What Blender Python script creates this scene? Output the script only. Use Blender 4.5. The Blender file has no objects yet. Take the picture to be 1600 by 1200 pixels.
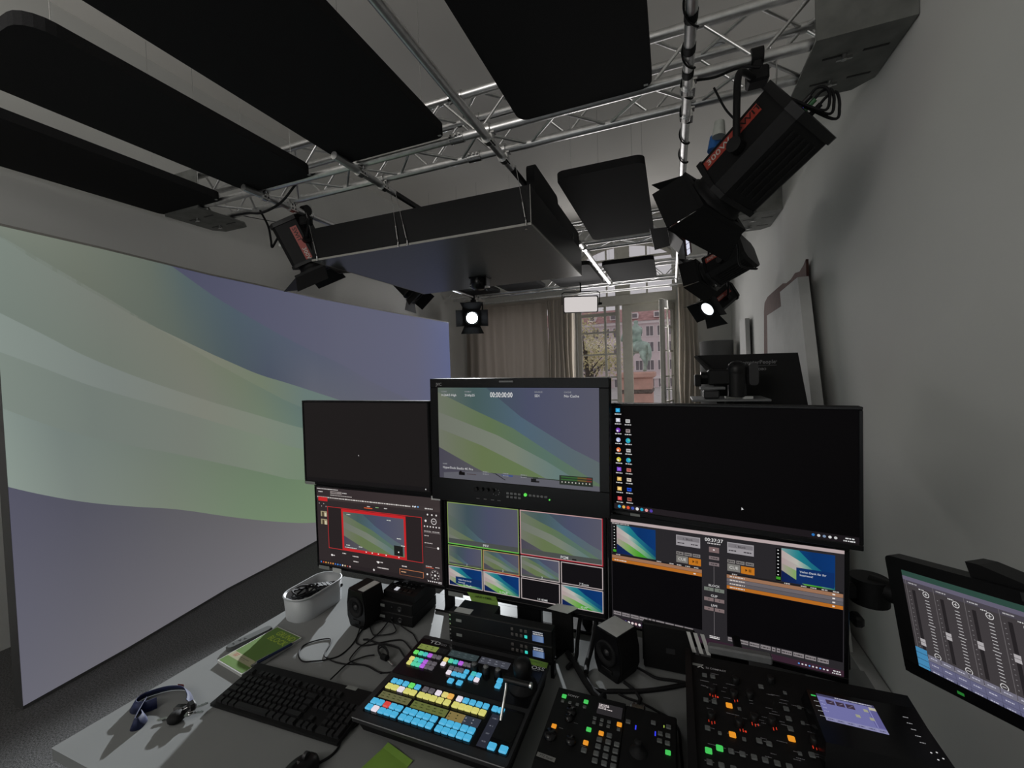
import bpy, math, random
from mathutils import Matrix, Vector

# ------------------------------------------------------------------ scene, camera, world, exposure
scene = bpy.context.scene
COL = scene.collection
V = Vector
rnd = random.Random(7)
PI = math.pi

cam_data = bpy.data.cameras.new('camera')
cam_data.sensor_width = 36.0
cam_data.lens = 36.0 * 651.0 / 1600.0
cam_data.clip_start = 0.02
cam_data.clip_end = 400
cam = bpy.data.objects.new('camera', cam_data)
COL.objects.link(cam)
cam.matrix_world = Matrix(((0.93299559, 0.02208802, 0.35920933, 0),
                           (0.35823016, 0.03868886, -0.93283135, 0),
                           (-0.03450179, 0.99900715, 0.02818394, 1.65),
                           (0, 0, 0, 1)))
scene.camera = cam
vs = scene.view_settings
vs.view_transform = 'Standard'
vs.look = 'None'
vs.gamma = 1.0
vs.exposure = 0.0
vs.use_curve_mapping = False
scene.cycles.use_denoising = True
scene.cycles.max_bounces = 8
scene.cycles.diffuse_bounces = 5
scene.cycles.glossy_bounces = 4
scene.cycles.transparent_max_bounces = 12
scene.cycles.sample_clamp_indirect = 4.0
scene.cycles.caustics_reflective = False
scene.cycles.caustics_refractive = False

world = bpy.data.worlds.new('overcast_sky')
scene.world = world
world.use_nodes = True
wbg = world.node_tree.nodes['Background']
wbg.inputs[0].default_value = (0.97, 0.93, 0.97, 1)
wbg.inputs[1].default_value = 0.5

def lamp(name, kind, loc, aim, power, color=(1, 1, 1), **kw):
    d = bpy.data.lights.new(name, kind)
    d.energy = power
    d.color = color
    for k, v in kw.items():
        setattr(d, k, v)
    o = bpy.data.objects.new(name, d)
    COL.objects.link(o)
    o.location = loc
    if aim is not None:
        o.rotation_euler = (V(aim) - V(loc)).to_track_quat('-Z', 'Y').to_euler()
    return o

# unseen fill lamp added behind the camera, then daylight of the far window
lamp('fill_behind_camera', 'AREA', (-2.4, -2.40, 3.2), (-2.4, 5, 6.0), 56.0, (1.0, 0.97, 0.93), shape='RECTANGLE', size=2.3, size_y=1.5)
lamp('daylight_far_window', 'AREA', (-0.8, 7.80, 2.3), (-0.8, 0, 1.6), 40.0, (1.0, 0.97, 0.95), shape='RECTANGLE', size=1.6, size_y=2.4)

# ------------------------------------------------------------------ materials
def lin(c):
    def f(u):
        u = u / 255.0
        return u / 12.92 if u <= 0.04045 else ((u + 0.055) / 1.055) ** 2.4
    return tuple(f(u) for u in c[:3])

MATS = {}
def mat(name, rgb, rough=0.5, metal=0.0, var=0.0, scale=30.0, bump=0.0, bscale=None, spec=0.5, coat=0.0, stretch=None):
    """procedural principled material: rgb is a linear reflectance, var a noise variation of it"""
    if name in MATS:
        return MATS[name]
    m = bpy.data.materials.new(name)
    m.use_nodes = True
    nt = m.node_tree
    b = nt.nodes['Principled BSDF']
    b.inputs['Base Color'].default_value = (*rgb, 1)
    b.inputs['Roughness'].default_value = rough
    b.inputs['Metallic'].default_value = metal
    b.inputs['Specular IOR Level'].default_value = spec
    if coat:
        b.inputs['Coat Weight'].default_value = coat
        b.inputs['Coat Roughness'].default_value = 0.08
    if var or bump:
        tc = nt.nodes.new('ShaderNodeTexCoord')
        src = tc.outputs['Object']
        if stretch:
            mp = nt.nodes.new('ShaderNodeMapping')
            mp.inputs['Scale'].default_value = stretch
            nt.links.new(src, mp.inputs['Vector'])
            src = mp.outputs['Vector']
    if var:
        n = nt.nodes.new('ShaderNodeTexNoise')
        n.inputs['Scale'].default_value = scale
        n.inputs['Detail'].default_value = 4
        nt.links.new(src, n.inputs['Vector'])
        r = nt.nodes.new('ShaderNodeValToRGB')
        r.color_ramp.elements[0].position = 0.3
        r.color_ramp.elements[1].position = 0.7
        r.color_ramp.elements[0].color = (*[c * (1 - var) for c in rgb], 1)
        r.color_ramp.elements[1].color = (*[min(1, c * (1 + var)) for c in rgb], 1)
        nt.links.new(n.outputs['Fac'], r.inputs['Fac'])
        nt.links.new(r.outputs['Color'], b.inputs['Base Color'])
    if bump:
        n2 = nt.nodes.new('ShaderNodeTexNoise')
        n2.inputs['Scale'].default_value = bscale or scale
        n2.inputs['Detail'].default_value = 3
        nt.links.new(src, n2.inputs['Vector'])
        bp = nt.nodes.new('ShaderNodeBump')
        bp.inputs['Strength'].default_value = bump
        bp.inputs['Distance'].default_value = 0.004
        nt.links.new(n2.outputs['Fac'], bp.inputs['Height'])
        nt.links.new(bp.outputs['Normal'], b.inputs['Normal'])
    MATS[name] = m
    return m

def emat(name, srgb, strength=1.0, sample=False, base=0.02, rough=0.35):
    """a lit surface (lamp, lit key): shown colour given as sRGB 0-255"""
    if name in MATS:
        return MATS[name]
    m = bpy.data.materials.new(name)
    m.use_nodes = True
    b = m.node_tree.nodes['Principled BSDF']
    b.inputs['Base Color'].default_value = (base, base, base, 1)
    b.inputs['Roughness'].default_value = rough
    b.inputs['Emission Color'].default_value = (*lin(srgb), 1)
    b.inputs['Emission Strength'].default_value = strength
    if not sample:
        m.cycles.emission_sampling = 'NONE'
    MATS[name] = m
    return m

def screen_mat(name, strength=1.0, rough=0.3, base=0.002, sample=True, spec=0.04):
    if name in MATS:
        return MATS[name]
    m = bpy.data.materials.new(name)
    m.use_nodes = True
    nt = m.node_tree
    b = nt.nodes['Principled BSDF']
    b.inputs['Base Color'].default_value = (base, base, base, 1)
    b.inputs['Roughness'].default_value = rough
    b.inputs['Specular IOR Level'].default_value = spec
    a = nt.nodes.new('ShaderNodeVertexColor')
    a.layer_name = 'Col'
    nt.links.new(a.outputs['Color'], b.inputs['Emission Color'])
    b.inputs['Emission Strength'].default_value = strength
    if not sample:
        m.cycles.emission_sampling = 'NONE'
    MATS[name] = m
    return m

def print_mat(name, rough=0.6):
    """printed matter: base colour from the print colours on the mesh"""
    if name in MATS:
        return MATS[name]
    m = bpy.data.materials.new(name)
    m.use_nodes = True
    nt = m.node_tree
    b = nt.nodes['Principled BSDF']
    b.inputs['Roughness'].default_value = rough
    a = nt.nodes.new('ShaderNodeVertexColor')
    a.layer_name = 'Col'
    nt.links.new(a.outputs['Color'], b.inputs['Base Color'])
    MATS[name] = m
    return m

M_WALL = mat('wall_plaster', (0.60, 0.605, 0.585), 0.9, var=0.03, scale=1.3, bump=0.06, bscale=60)
M_CEIL = mat('ceiling_plaster', (0.88, 0.86, 0.82), 0.95, var=0.03, scale=0.8)
M_CARPET = mat('carpet_pile', (0.085, 0.085, 0.086), 1.0, var=0.6, scale=140, bump=0.8, bscale=240, spec=0.1)
M_DESK = mat('desk_laminate', (0.205, 0.212, 0.212), 0.36, var=0.02, scale=6, spec=0.04)
M_DESKEDGE = mat('desk_edge_band', (0.20, 0.21, 0.21), 0.45, var=0.02, scale=20)
M_FELT = mat('acoustic_felt', (0.020, 0.020, 0.021), 0.95, var=0.25, scale=350, bump=0.3, bscale=500, spec=0.15)
M_BLACK = mat('black_plastic', (0.007, 0.007, 0.0075), 0.42, var=0.15, scale=40, spec=0.3)
M_MATTE = mat('black_matte_metal', (0.006, 0.006, 0.0065), 0.6, var=0.2, scale=60, bump=0.05, bscale=300, spec=0.25)
M_CASE = mat('monitor_casing', (0.007, 0.007, 0.0075), 0.65, var=0.1, scale=40, spec=0.08)
M_GLOSS = mat('black_gloss_plastic', (0.006, 0.006, 0.007), 0.22, var=0.1, scale=20, spec=0.3)
M_DARKGREY = mat('dark_grey_plastic', (0.024, 0.024, 0.026), 0.5, var=0.1, scale=40)
M_MIDGREY = mat('mid_grey_plastic', (0.16, 0.165, 0.17), 0.5, var=0.08, scale=40)
M_ALU = mat('brushed_aluminium', (0.74, 0.74, 0.74), 0.36, 1.0, var=0.10, scale=25, bump=0.03, bscale=90)
M_STEEL = mat('raw_steel_plate', (0.19, 0.195, 0.185), 0.5, 0.55, var=0.25, scale=9, bump=0.03, bscale=50)
M_CHROME = mat('bright_steel', (0.62, 0.62, 0.62), 0.22, 1.0, var=0.05, scale=80)
M_WHITE = mat('white_plastic', (0.44, 0.46, 0.48), 0.4, var=0.02, scale=15)
M_PAPER = mat('white_label_paper', (0.50, 0.51, 0.50), 0.7, var=0.04, scale=60)
M_GREYPAPER = mat('grey_label_paper', (0.22, 0.23, 0.22), 0.7, var=0.06, scale=60)
M_GREEN = mat('green_note_paper', (0.20, 0.36, 0.05), 0.7, var=0.04, scale=20)
M_CABLE = mat('black_rubber', (0.008, 0.008, 0.009), 0.7, var=0.1, scale=90, spec=0.25)
M_BLUEPLUG = mat('blue_connector', (0.03, 0.14, 0.42), 0.4, var=0.05, scale=50)
M_WHITEPLUG = mat('white_connector', (0.52, 0.54, 0.50), 0.45, var=0.05, scale=50)
M_RED = mat('red_label', (0.36, 0.045, 0.03), 0.45, var=0.05, scale=60)
M_KEY = mat('rubber_key', (0.014, 0.014, 0.015), 0.4, var=0.1, scale=90)
M_SCREEN = screen_mat('screen_pixels')
M_LED = screen_mat('video_wall_pixels', 0.92, 0.6, 0.03)
M_PRINT = print_mat('printed_matter')
M_FRAME = mat('window_paint', (0.74, 0.72, 0.65), 0.5, var=0.04, scale=12)
M_CURTAIN = mat('curtain_linen', (0.42, 0.40, 0.37), 0.95, var=0.08, scale=90, bump=0.15, bscale=300, spec=0.1)
def make_translucent(m, w=.5):
    nt = m.node_tree; b = nt.nodes['Principled BSDF']; out = nt.nodes['Material Output']
    t = nt.nodes.new('ShaderNodeBsdfTranslucent'); t.inputs[0].default_value = (.85, .81, .75, 1)
    mx = nt.nodes.new('ShaderNodeMixShader'); mx.inputs[0].default_value = w
    nt.links.new(b.outputs[0], mx.inputs[1]); nt.links.new(t.outputs[0], mx.inputs[2]); nt.links.new(mx.outputs[0], out.inputs[0])
make_translucent(M_CURTAIN, .7)
M_LAMGREY = mat('dark_laminate', (0.12, 0.118, 0.12), 0.33, var=0.08, scale=30)
M_TRIM = mat('pale_edge_trim', (0.36, 0.35, 0.32), 0.5, var=0.05, scale=40)

# ------------------------------------------------------------------ mesh building
I4 = Matrix.Identity(4)
BASE = {}                      # world matrix of every thing root, by object name

class MB:
    """collects faces for ONE mesh object"""
    def __init__(self, M=None):
        self.v = []; self.f = []; self.s = []; self.c = []; self.M = M or I4
        self.col = None
    def add(self, verts, faces, smooth=False, cols=None, M=None):
        T = self.M @ M if M is not None else self.M
        b = len(self.v)
        self.v.extend([T @ V(p) for p in verts])
        for fc in faces:
            self.f.append(tuple(i + b for i in fc))
            self.s.append(smooth)
            if cols is not None:
                self.c.append([cols[i] for i in fc])
            else:
                self.c.append([self.col] * len(fc) if self.col else None)
    def box(self, x0, x1, y0, y1, z0, z1, ch=0.0, M=None):
        if x0 > x1: x0, x1 = x1, x0
        if y0 > y1: y0, y1 = y1, y0
        if z0 > z1: z0, z1 = z1, z0
        if ch <= 0:
            vv = [(x, y, z) for x in (x0, x1) for y in (y0, y1) for z in (z0, z1)]
            ff = [(0, 1, 3, 2), (4, 6, 7, 5), (0, 4, 5, 1), (2, 3, 7, 6), (0, 2, 6, 4), (1, 5, 7, 3)]
            self.add(vv, ff, M=M)
            return self
        ch = min(ch, (x1 - x0) * .49, (y1 - y0) * .49, (z1 - z0) * .49)
        X, Y, Z = (x0, x1), (y0, y1), (z0, z1)
        idx = {}; vv = []
        for i in (0, 1):
            for j in (0, 1):
                for k in (0, 1):
                    sx, sy, sz = (1 if i == 0 else -1), (1 if j == 0 else -1), (1 if k == 0 else -1)
                    for a, p in enumerate(((X[i], Y[j] + sy * ch, Z[k] + sz * ch), (X[i] + sx * ch, Y[j], Z[k] + sz * ch), (X[i] + sx * ch, Y[j] + sy * ch, Z[k]))):
                        idx[i, j, k, a] = len(vv); vv.append(p)
        g = lambda i, j, k, a: idx[i, j, k, a]
        ff = []
        for i in (0, 1):
            q = [g(i, 0, 0, 0), g(i, 0, 1, 0), g(i, 1, 1, 0), g(i, 1, 0, 0)]; ff.append(q if i == 0 else q[::-1])
            q = [g(0, i, 0, 1), g(1, i, 0, 1), g(1, i, 1, 1), g(0, i, 1, 1)]; ff.append(q if i == 0 else q[::-1])
            q = [g(0, 0, i, 2), g(0, 1, i, 2), g(1, 1, i, 2), g(1, 0, i, 2)]; ff.append(q if i == 0 else q[::-1])
        for i in (0, 1):
            for j in (0, 1):
                ff.append([g(i, j, 0, 0), g(i, j, 1, 0), g(i, j, 1, 1), g(i, j, 0, 1)])
                ff.append([g(i, 0, j, 0), g(i, 1, j, 0), g(i, 1, j, 2), g(i, 0, j, 2)])
                ff.append([g(0, i, j, 1), g(1, i, j, 1), g(1, i, j, 2), g(0, i, j, 2)])
                for k in (0, 1):
                    ff.append([g(i, j, k, 0), g(i, j, k, 1), g(i, j, k, 2)])
        ctr = V(((x0 + x1) / 2, (y0 + y1) / 2, (z0 + z1) / 2))
        out = []
        for fc in ff:
            a, b, c = V(vv[fc[0]]), V(vv[fc[1]]), V(vv[fc[2]])
            n = (b - a).cross(c - a)
            out.append(tuple(fc) if n.dot(a - ctr) > 0 else tuple(reversed(fc)))
        self.add(vv, out, M=M)
        return self
    def tube(self, pts, r, n=8, cap=True, r2=None, M=None):
        P = [V(p) for p in pts]
        if len(P) < 2: return self
        t = (P[1] - P[0]).normalized()
        a = V((0, 0, 1)) if abs(t.z) < 0.9 else V((1, 0, 0))
        u = t.cross(a).normalized()
        vv = []; ff = []
        m = len(P)
        for i in range(m):
            t = ((P[min(i + 1, m - 1)] - P[i]).normalized() + (P[i] - P[max(i - 1, 0)]).normalized())
            if t.length < 1e-9: t = P[min(i + 1, m - 1)] - P[max(i - 1, 0)]
            t.normalize()
            u = (u - t * u.dot(t)).normalized()
            w = t.cross(u)
            rr = r if r2 is None else r + (r2 - r) * i / (m - 1)
            for k in range(n):
                an = 2 * PI * k / n
                vv.append(P[i] + (u * math.cos(an) + w * math.sin(an)) * rr)
        for i in range(m - 1):
            for k in range(n):
                k2 = (k + 1) % n
                ff.append((i * n + k, i * n + k2, (i + 1) * n + k2, (i + 1) * n + k))
        self.add(vv, ff, True, M=M)
        if cap:
            self.add(vv[:n], [tuple(range(n))[::-1]], M=M)
            self.add(vv[-n:], [tuple(range(n))], M=M)
        return self
    def cyl(self, p, q, r, n=16, r2=None, M=None):
        return self.tube([p, q], r, n, True, r2, M)
    def prism(self, poly, z0, z1, M=None):
        n = len(poly)
        ar = sum(poly[i][0] * poly[(i + 1) % n][1] - poly[(i + 1) % n][0] * poly[i][1] for i in range(n))
        if ar < 0: poly = poly[::-1]
        vv = [(x, y, z0) for x, y in poly] + [(x, y, z1) for x, y in poly]
        ff = [tuple(range(n))[::-1], tuple(range(n, 2 * n))] + [(i, (i + 1) % n, n + (i + 1) % n, n + i) for i in range(n)]
        self.add(vv, ff, M=M)
        return self
    def lathe(self, prof, n=20, M=None, smooth=True):
        vv = []; ff = []
        for r, z in prof:
            for k in range(n):
                a = 2 * PI * k / n
                vv.append((r * math.cos(a), r * math.sin(a), z))
        for i in range(len(prof) - 1):
            for k in range(n):
                k2 = (k + 1) % n
                ff.append((i * n + k, i * n + k2, (i + 1) * n + k2, (i + 1) * n + k))
        self.add(vv, ff, smooth, M=M)
        for i, fl in ((0, True), (len(prof) - 1, False)):
            if prof[i][0] > 1e-6:
                ring = vv[i * n:(i + 1) * n]
                self.add(ring, [tuple(range(n))[::-1] if fl else tuple(range(n))], M=M)
        return self
    def quad(self, a, b, c, d, cols=None, M=None):
        self.add([a, b, c, d], [(0, 1, 2, 3)], cols=cols, M=M)
        return self
    def mesh(self, name, material, T=None):
        me = bpy.data.meshes.new(name)
        vs_ = [T @ p for p in self.v] if T is not None else self.v
        me.from_pydata([tuple(p) for p in vs_], [], self.f)
        me.polygons.foreach_set('use_smooth', self.s)
        if any(c is not None for c in self.c):
            at = me.color_attributes.new('Col', 'FLOAT_COLOR', 'CORNER')
            buf = []
            for fc, c in zip(self.f, self.c):
                for k in range(len(fc)):
                    q = c[k] if c and c[k] else (0, 0, 0)
                    buf.extend((q[0], q[1], q[2], 1.0))
            at.data.foreach_set('color', buf)
        if material: me.materials.append(material)
        me.update()
        return me

def rrect(x0, x1, y0, y1, r, n=5):
    out = []
    for cx, cy, a0 in ((x1 - r, y1 - r, 0), (x0 + r, y1 - r, 90), (x0 + r, y0 + r, 180), (x1 - r, y0 + r, 270)):
        for k in range(n + 1):
            a = math.radians(a0 + 90 * k / n)
            out.append((cx + r * math.cos(a), cy + r * math.sin(a)))
    return out

def spline(pts, k=6):
    P = [V(p) for p in pts]
    P = [P[0] * 2 - P[1]] + P + [P[-1] * 2 - P[-2]]
    out = []
    for i in range(1, len(P) - 2):
        for j in range(k):
            t = j / k
            a, b, c, d = P[i - 1], P[i], P[i + 1], P[i + 2]
            out.append(0.5 * ((2 * b) + (c - a) * t + (2 * a - 5 * b + 4 * c - d) * t * t + (3 * b - a - 3 * c + d) * t * t * t))
    out.append(P[-2])
    return out

def tag(o, label, cat, group=None, kind=None):
    if label: o['label'] = label
    if cat: o['category'] = cat
    if group: o['group'] = group
    if kind: o['kind'] = kind
    return o

def thing(name, label, cat, M=(0, 0, 0), group=None):
    """an Empty at the thing's base that parents its parts"""
    if not isinstance(M, Matrix): M = Matrix.Translation(M)
    o = bpy.data.objects.new(name, None)
    o.empty_display_size = 0.1
    COL.objects.link(o)
    o.matrix_world = M
    BASE[o.name] = M.copy()
    return tag(o, label, cat, group)

def part(name, mb, material, parent=None, label=None):
    """one mesh object; mb is in world space"""
    T = BASE[parent.name].inverted() if parent is not None else None
    o = bpy.data.objects.new(name, mb.mesh(name, material, T))
    COL.objects.link(o)
    if parent is not None:
        o.parent = parent
        BASE[o.name] = BASE[parent.name]
    else:
        BASE[o.name] = I4
    if label: o['label'] = label
    return o

def piece(name, me, parent, M, label=None):
    """an object that shares mesh data; M is its world matrix"""
    o = bpy.data.objects.new(name, me)
    COL.objects.link(o)
    if parent is not None:
        o.parent = parent
        o.matrix_local = BASE[parent.name].inverted() @ M
    else:
        o.matrix_local = M
    BASE[o.name] = M
    if label: o['label'] = label
    return o

def single(name, mb, material, label, cat, group=None):
    return tag(part(name, mb, material), label, cat, group)

def struct(name, mb, material, parent=None):
    o = part(name, mb, material, parent)
    if parent is None: o['kind'] = 'structure'
    return o

def frame(o, x, y, z):
    """matrix from origin and three axes"""
    x, y, z = V(x), V(y), V(z)
    return Matrix(((x.x, y.x, z.x, o[0]), (x.y, y.y, z.y, o[1]), (x.z, y.z, z.z, o[2]), (0, 0, 0, 1)))

def aimed(o, fwd, up=(0, 0, 1)):
    z = V(fwd).normalized()
    x = V(up).cross(z).normalized()
    return frame(o, x, z.cross(x), z)

def RZ(deg): return Matrix.Rotation(math.radians(deg), 4, 'Z')
def RX(deg): return Matrix.Rotation(math.radians(deg), 4, 'X')
def RY(deg): return Matrix.Rotation(math.radians(deg), 4, 'Y')
def TR(x, y, z): return Matrix.Translation((x, y, z))

# ------------------------------------------------------------------ flat drawing (screens, print)
_TXT = {}
def text_geo(s, bold=False):
    if s in _TXT: return _TXT[s]
    cu = bpy.data.curves.new('t', 'FONT')
    cu.body = s
    cu.resolution_u = 2
    cu.offset = 0.012
    o = bpy.data.objects.new('t', cu)
    COL.objects.link(o)
    me = o.to_mesh()
    vv = [(p.co.x, p.co.y) for p in me.vertices]
    ff = [tuple(p.vertices) for p in me.polygons]
    o.to_mesh_clear()
    bpy.data.objects.remove(o)
    bpy.data.curves.remove(cu)
    w = max([p[0] for p in vv] or [0])
    _TXT[s] = (vv, ff, w)
    return _TXT[s]

def interp(pts, x):
    if x <= pts[0][0]: return pts[0][1]
    for (a, b), (c, d) in zip(pts, pts[1:]):
        if x <= c:
            t = (x - a) / (c - a)
            if isinstance(b, tuple): return tuple(p + (q - p) * t for p, q in zip(b, d))
            return b + (d - b) * t
    return pts[-1][1]

class Canvas(MB):
    """draws flat print on a plane: M takes (x right, y up, z out) to the world; user coordinates are W x H with y down"""
    DZ = 0.00005
    def __init__(self, M, w, h, W=100.0, H=None):
        super().__init__(M)
        self.w, self.h, self.W = w, h, W
        self.H = H or W * h / w
        self.k = w / W; self.ky = h / self.H
    def P(self, x, y, L):
        return (x * self.k - self.w / 2, self.h / 2 - y * self.ky, L * self.DZ)
    def rect(self, x, y, w, h, c, L=1, c2=None):
        a = lin(c); b = lin(c2) if c2 else a
        self.add([self.P(x, y + h, L), self.P(x + w, y + h, L), self.P(x + w, y, L), self.P(x, y, L)], [(0, 1, 2, 3)], cols=[a, b, b, a])
    def box_line(self, x, y, w, h, t, c, L=1):
        self.rect(x, y, w, t, c, L); self.rect(x, y + h - t, w, t, c, L)
        self.rect(x, y + t, t, h - 2 * t, c, L); self.rect(x + w - t, y + t, t, h - 2 * t, c, L)
    def poly(self, pts, c, L=1):
        c = lin(c)
        ar = sum(pts[i][0] * pts[(i + 1) % len(pts)][1] - pts[(i + 1) % len(pts)][0] * pts[i][1] for i in range(len(pts)))
        if ar > 0: pts = pts[::-1]
        self.add([self.P(x, y, L) for x, y in pts], [tuple(range(len(pts)))], cols=[c] * len(pts))
    def disc(self, x, y, r, c, L=1, n=12, ri=0):
        if ri:
            for k in range(n):
                a, b = 2 * PI * k / n, 2 * PI * (k + 1) / n
                self.poly([(x + r * math.cos(a), y + r * math.sin(a)), (x + r * math.cos(b), y + r * math.sin(b)), (x + ri * math.cos(b), y + ri * math.sin(b)), (x + ri * math.cos(a), y + ri * math.sin(a))], c, L)
        else:
            self.poly([(x + r * math.cos(2 * PI * k / n), y + r * math.sin(2 * PI * k / n)) for k in range(n)], c, L)
    def text(self, s, x, y, h, c, L=2, anchor=0.0, sx=1.0):
        """h: capital height in user units, y: baseline"""
        vv, ff, w = text_geo(s)
        k = h / 0.70
        x0 = x - anchor * w * k * sx
        c = lin(c)
        self.add([self.P(x0 + a * k * sx, y - b * k, L) for a, b in vv], ff, cols=[c] * len(vv))
        return w * k * sx
    def scribble(self, x, y, w, h, c, L=2, fill=0.8):
        """a line of lettering too small to read: short dashes"""
        e = x
        while e < x + w:
            d = h * rnd.uniform(0.6, 2.2)
            self.rect(e, y, min(d, x + w - e), h, c, L)
            e += d + h * rnd.uniform(0.25, 0.6)
    def band(self, R, top, bot, stops, L=1, n=20):
        """strip between two lines (given in 0..1 of rectangle R), coloured along x"""
        X, Y, W, H = R
        xs = sorted(set([i / n for i in range(n + 1)] + [min(1, max(0, p[0])) for p in top + bot]))
        vv = []; cc = []
        for x in xs:
            a = min(1, max(0, interp(top, x))); b = min(1, max(a, interp(bot, x)))
            c = lin(interp(stops, x))
            vv += [self.P(X + x * W, Y + a * H, L), self.P(X + x * W, Y + b * H, L)]
            cc += [c, c]
        self.add(vv, [(2 * i, 2 * i + 1, 2 * i + 3, 2 * i + 2) for i in range(len(xs) - 1)], cols=cc)
    def wave(self, R, pal='cam', L=1, zoom=1.0, dx=0.0, dy=0.0):
        """the pale diagonal bands shown on the video wall"""
        z = lambda pts: [((x + dx) * zoom, (y - dy) * zoom) for x, y in pts]
        a = z([(-.6, -.5), (.0, -.28), (.33, 0), (.55, .30), (.85, .60), (1.05, .76), (1.6, 1.0)])
        b = z([(-.6, -.3), (0, .05), (.25, .24), (.5, .42), (.75, .68), (1, .93), (1.5, 1.4)])
        c = z([(-.6, 0), (0, .27), (.4, .50), (.7, .74), (.9, .93), (1.3, 1.3)])
        d = z([(-.6, .2), (0, .45), (.3, .62), (.6, .84), (.8, 1.0), (1.2, 1.4)])
        e = z([(-.6, .45), (0, .66), (.25, .86), (.45, 1.0), (.9, 1.4)])
        if pal == 'cam':
            C = [[(0, (98, 105, 98)), (.3, (62, 78, 86)), (.6, (72, 76, 98)), (1, (84, 84, 98))],
                 [(0, (92, 100, 92)), (.25, (68, 88, 88)), (.55, (76, 96, 112)), (1, (90, 100, 102))],
                 [(0, (106, 112, 98)), (.35, (92, 110, 78)), (.7, (84, 108, 98)), (1, (92, 112, 88))],
                 [(0, (110, 114, 104)), (.5, (116, 124, 110)), (.8, (96, 118, 116)), (1, (92, 112, 92))],
                 [(0, (108, 112, 100)), (.3, (98, 112, 76)), (.7, (96, 116, 78)), (1, (96, 112, 88))],
                 [(0, (70, 68, 80)), (.5, (92, 92, 92)), (1, (104, 104, 102))]]
        else:
            C = [[(0, (30, 104, 120)), (.35, (14, 62, 110)), (.6, (10, 48, 100)), (1, (12, 52, 108))],
                 [(0, (120, 150, 150)), (.35, (30, 120, 130)), (.7, (26, 96, 120)), (1, (12, 60, 104))],
                 [(0, (176, 160, 158)), (.3, (178, 176, 168)), (.6, (64, 140, 130)), (1, (30, 96, 104))],
                 [(0, (170, 150, 150)), (.4, (168, 168, 160)), (.7, (110, 160, 120)), (1, (40, 110, 96))],
                 [(0, (160, 146, 144)), (.3, (120, 160, 90)), (.6, (66, 152, 40)), (1, (54, 130, 60))],
                 [(0, (16, 30, 74)), (.5, (14, 44, 92)), (1, (12, 52, 104))]]
        top = [(0, -1.0), (1, -1.0)]; bot = [(0, 2.0), (1, 2.0)]
        # clamp into the rectangle by cutting the lines to 0..1
        lines = [top, a, b, c, d, e, bot]
        for i in range(6):
            self.band(R, lines[i], lines[i + 1], C[i], L)
# ================================================================== THE ROOM
XL, XR, YN, YF, ZC = -4.0, 0.96, -2.5, 8.0, 4.35
struct('floor', MB().box(XL - .1, XR + .1, YN - .1, YF + .1, -0.1, 0), M_CARPET)
struct('ceiling', MB().box(XL - .1, XR + .1, YN - .1, YF + .1, ZC, ZC + .1), M_CEIL)
struct('wall_left', MB().box(XL - .15, XL, YN, YF + .1, 0, ZC), M_WALL)
# wall behind the camera, with a high opening added for the fill lamp
b = MB()
b.box(XL, -3.6, YN - .15, YN, 0, ZC); b.box(-1.2, XR, YN - .15, YN, 0, ZC)
b.box(-3.6, -1.2, YN - .15, YN, 0, 2.4); b.box(-3.6, -1.2, YN - .15, YN, 4.0, ZC)
struct('wall_front', b, M_WALL)
b = MB()
for x in (-3.6, -2.43, -1.26): b.box(x, x + .06, YN - .10, YN - .04, 2.4, 4.0)
for z in (2.4, 3.94): b.box(-3.6, -1.2, YN - .10, YN - .04, z, z + .06)
struct('added_window', b, M_FRAME)  # unseen window, made up as an opening for the fill lamp

# wall on the desk side: a shallow arched niche near the camera
def niche_edge():
    pts = [(1.97, 0.0), (2.05, 1.1), (2.145, 2.40)]
    for k in range(1, 24):
        a = PI - k * PI / 24
        pts.append((2.145 - .95 + .95 * -math.cos(a), 2.40 + .75 * math.sin(a)))
    pts += [(0.25, 2.40), (0.25, 0.0)]
    return pts
b = MB()
ne = niche_edge()
arch = [p for p in ne]
outer = [(YF + .1, 0), (YF + .1, ZC), (YN, ZC), (YN, 0)]
D = .012
b.box(XR, XR + .12, YN, YF + .1, 0, ZC)
b.prism(ne, -D, .01, Matrix(((0, 0, 1, XR), (1, 0, 0, 0), (0, 1, 0, 0), (0, 0, 0, 1))))
struct('wall_right', b, M_WALL)
b = MB().box(.80, XR - .004, 2.02, YF - .1, 0, .045, .006)
struct('trim_1', b, mat('cable_duct_paint', (.40, .40, .39), .6, var=.05, scale=15))

# far wall with the tall arched window
WX0, WX1, WZ0, WS, WT = -1.70, 0.10, 0.10, 3.50, 4.02
wc, wr = (WX0 + WX1) / 2, (WX1 - WX0) / 2
def arch_z(x, top=WT, spring=WS, r=wr): return spring + (top - spring) * math.sqrt(max(0, 1 - ((x - wc) / r) ** 2)) ** .8
b = MB()
T = .35
CX0, CX1 = -3.75, -2.15
b.box(XL, CX0, YF, YF + T, 0, ZC); b.box(CX1, WX0, YF, YF + T, 0, ZC); b.box(CX0, CX1, YF, YF + T, 0, .1); b.box(CX0, CX1, YF, YF + T, 2.95, ZC); b.box(WX1, XR + .1, YF, YF + T, 0, ZC); b.box(WX0, WX1, YF, YF + T, 0, WZ0)
N = 24
TW = Matrix(((1, 0, 0, 0), (0, 0, 1, YF), (0, 1, 0, 0), (0, 0, 0, 1)))
for i in range(N):
    a, c = WX0 + (WX1 - WX0) * i / N, WX0 + (WX1 - WX0) * (i + 1) / N
    b.prism([(a, arch_z(a)), (c, arch_z(c)), (c, ZC), (a, ZC)], 0, T, TW)
struct('wall_back', b, M_WALL)

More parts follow.
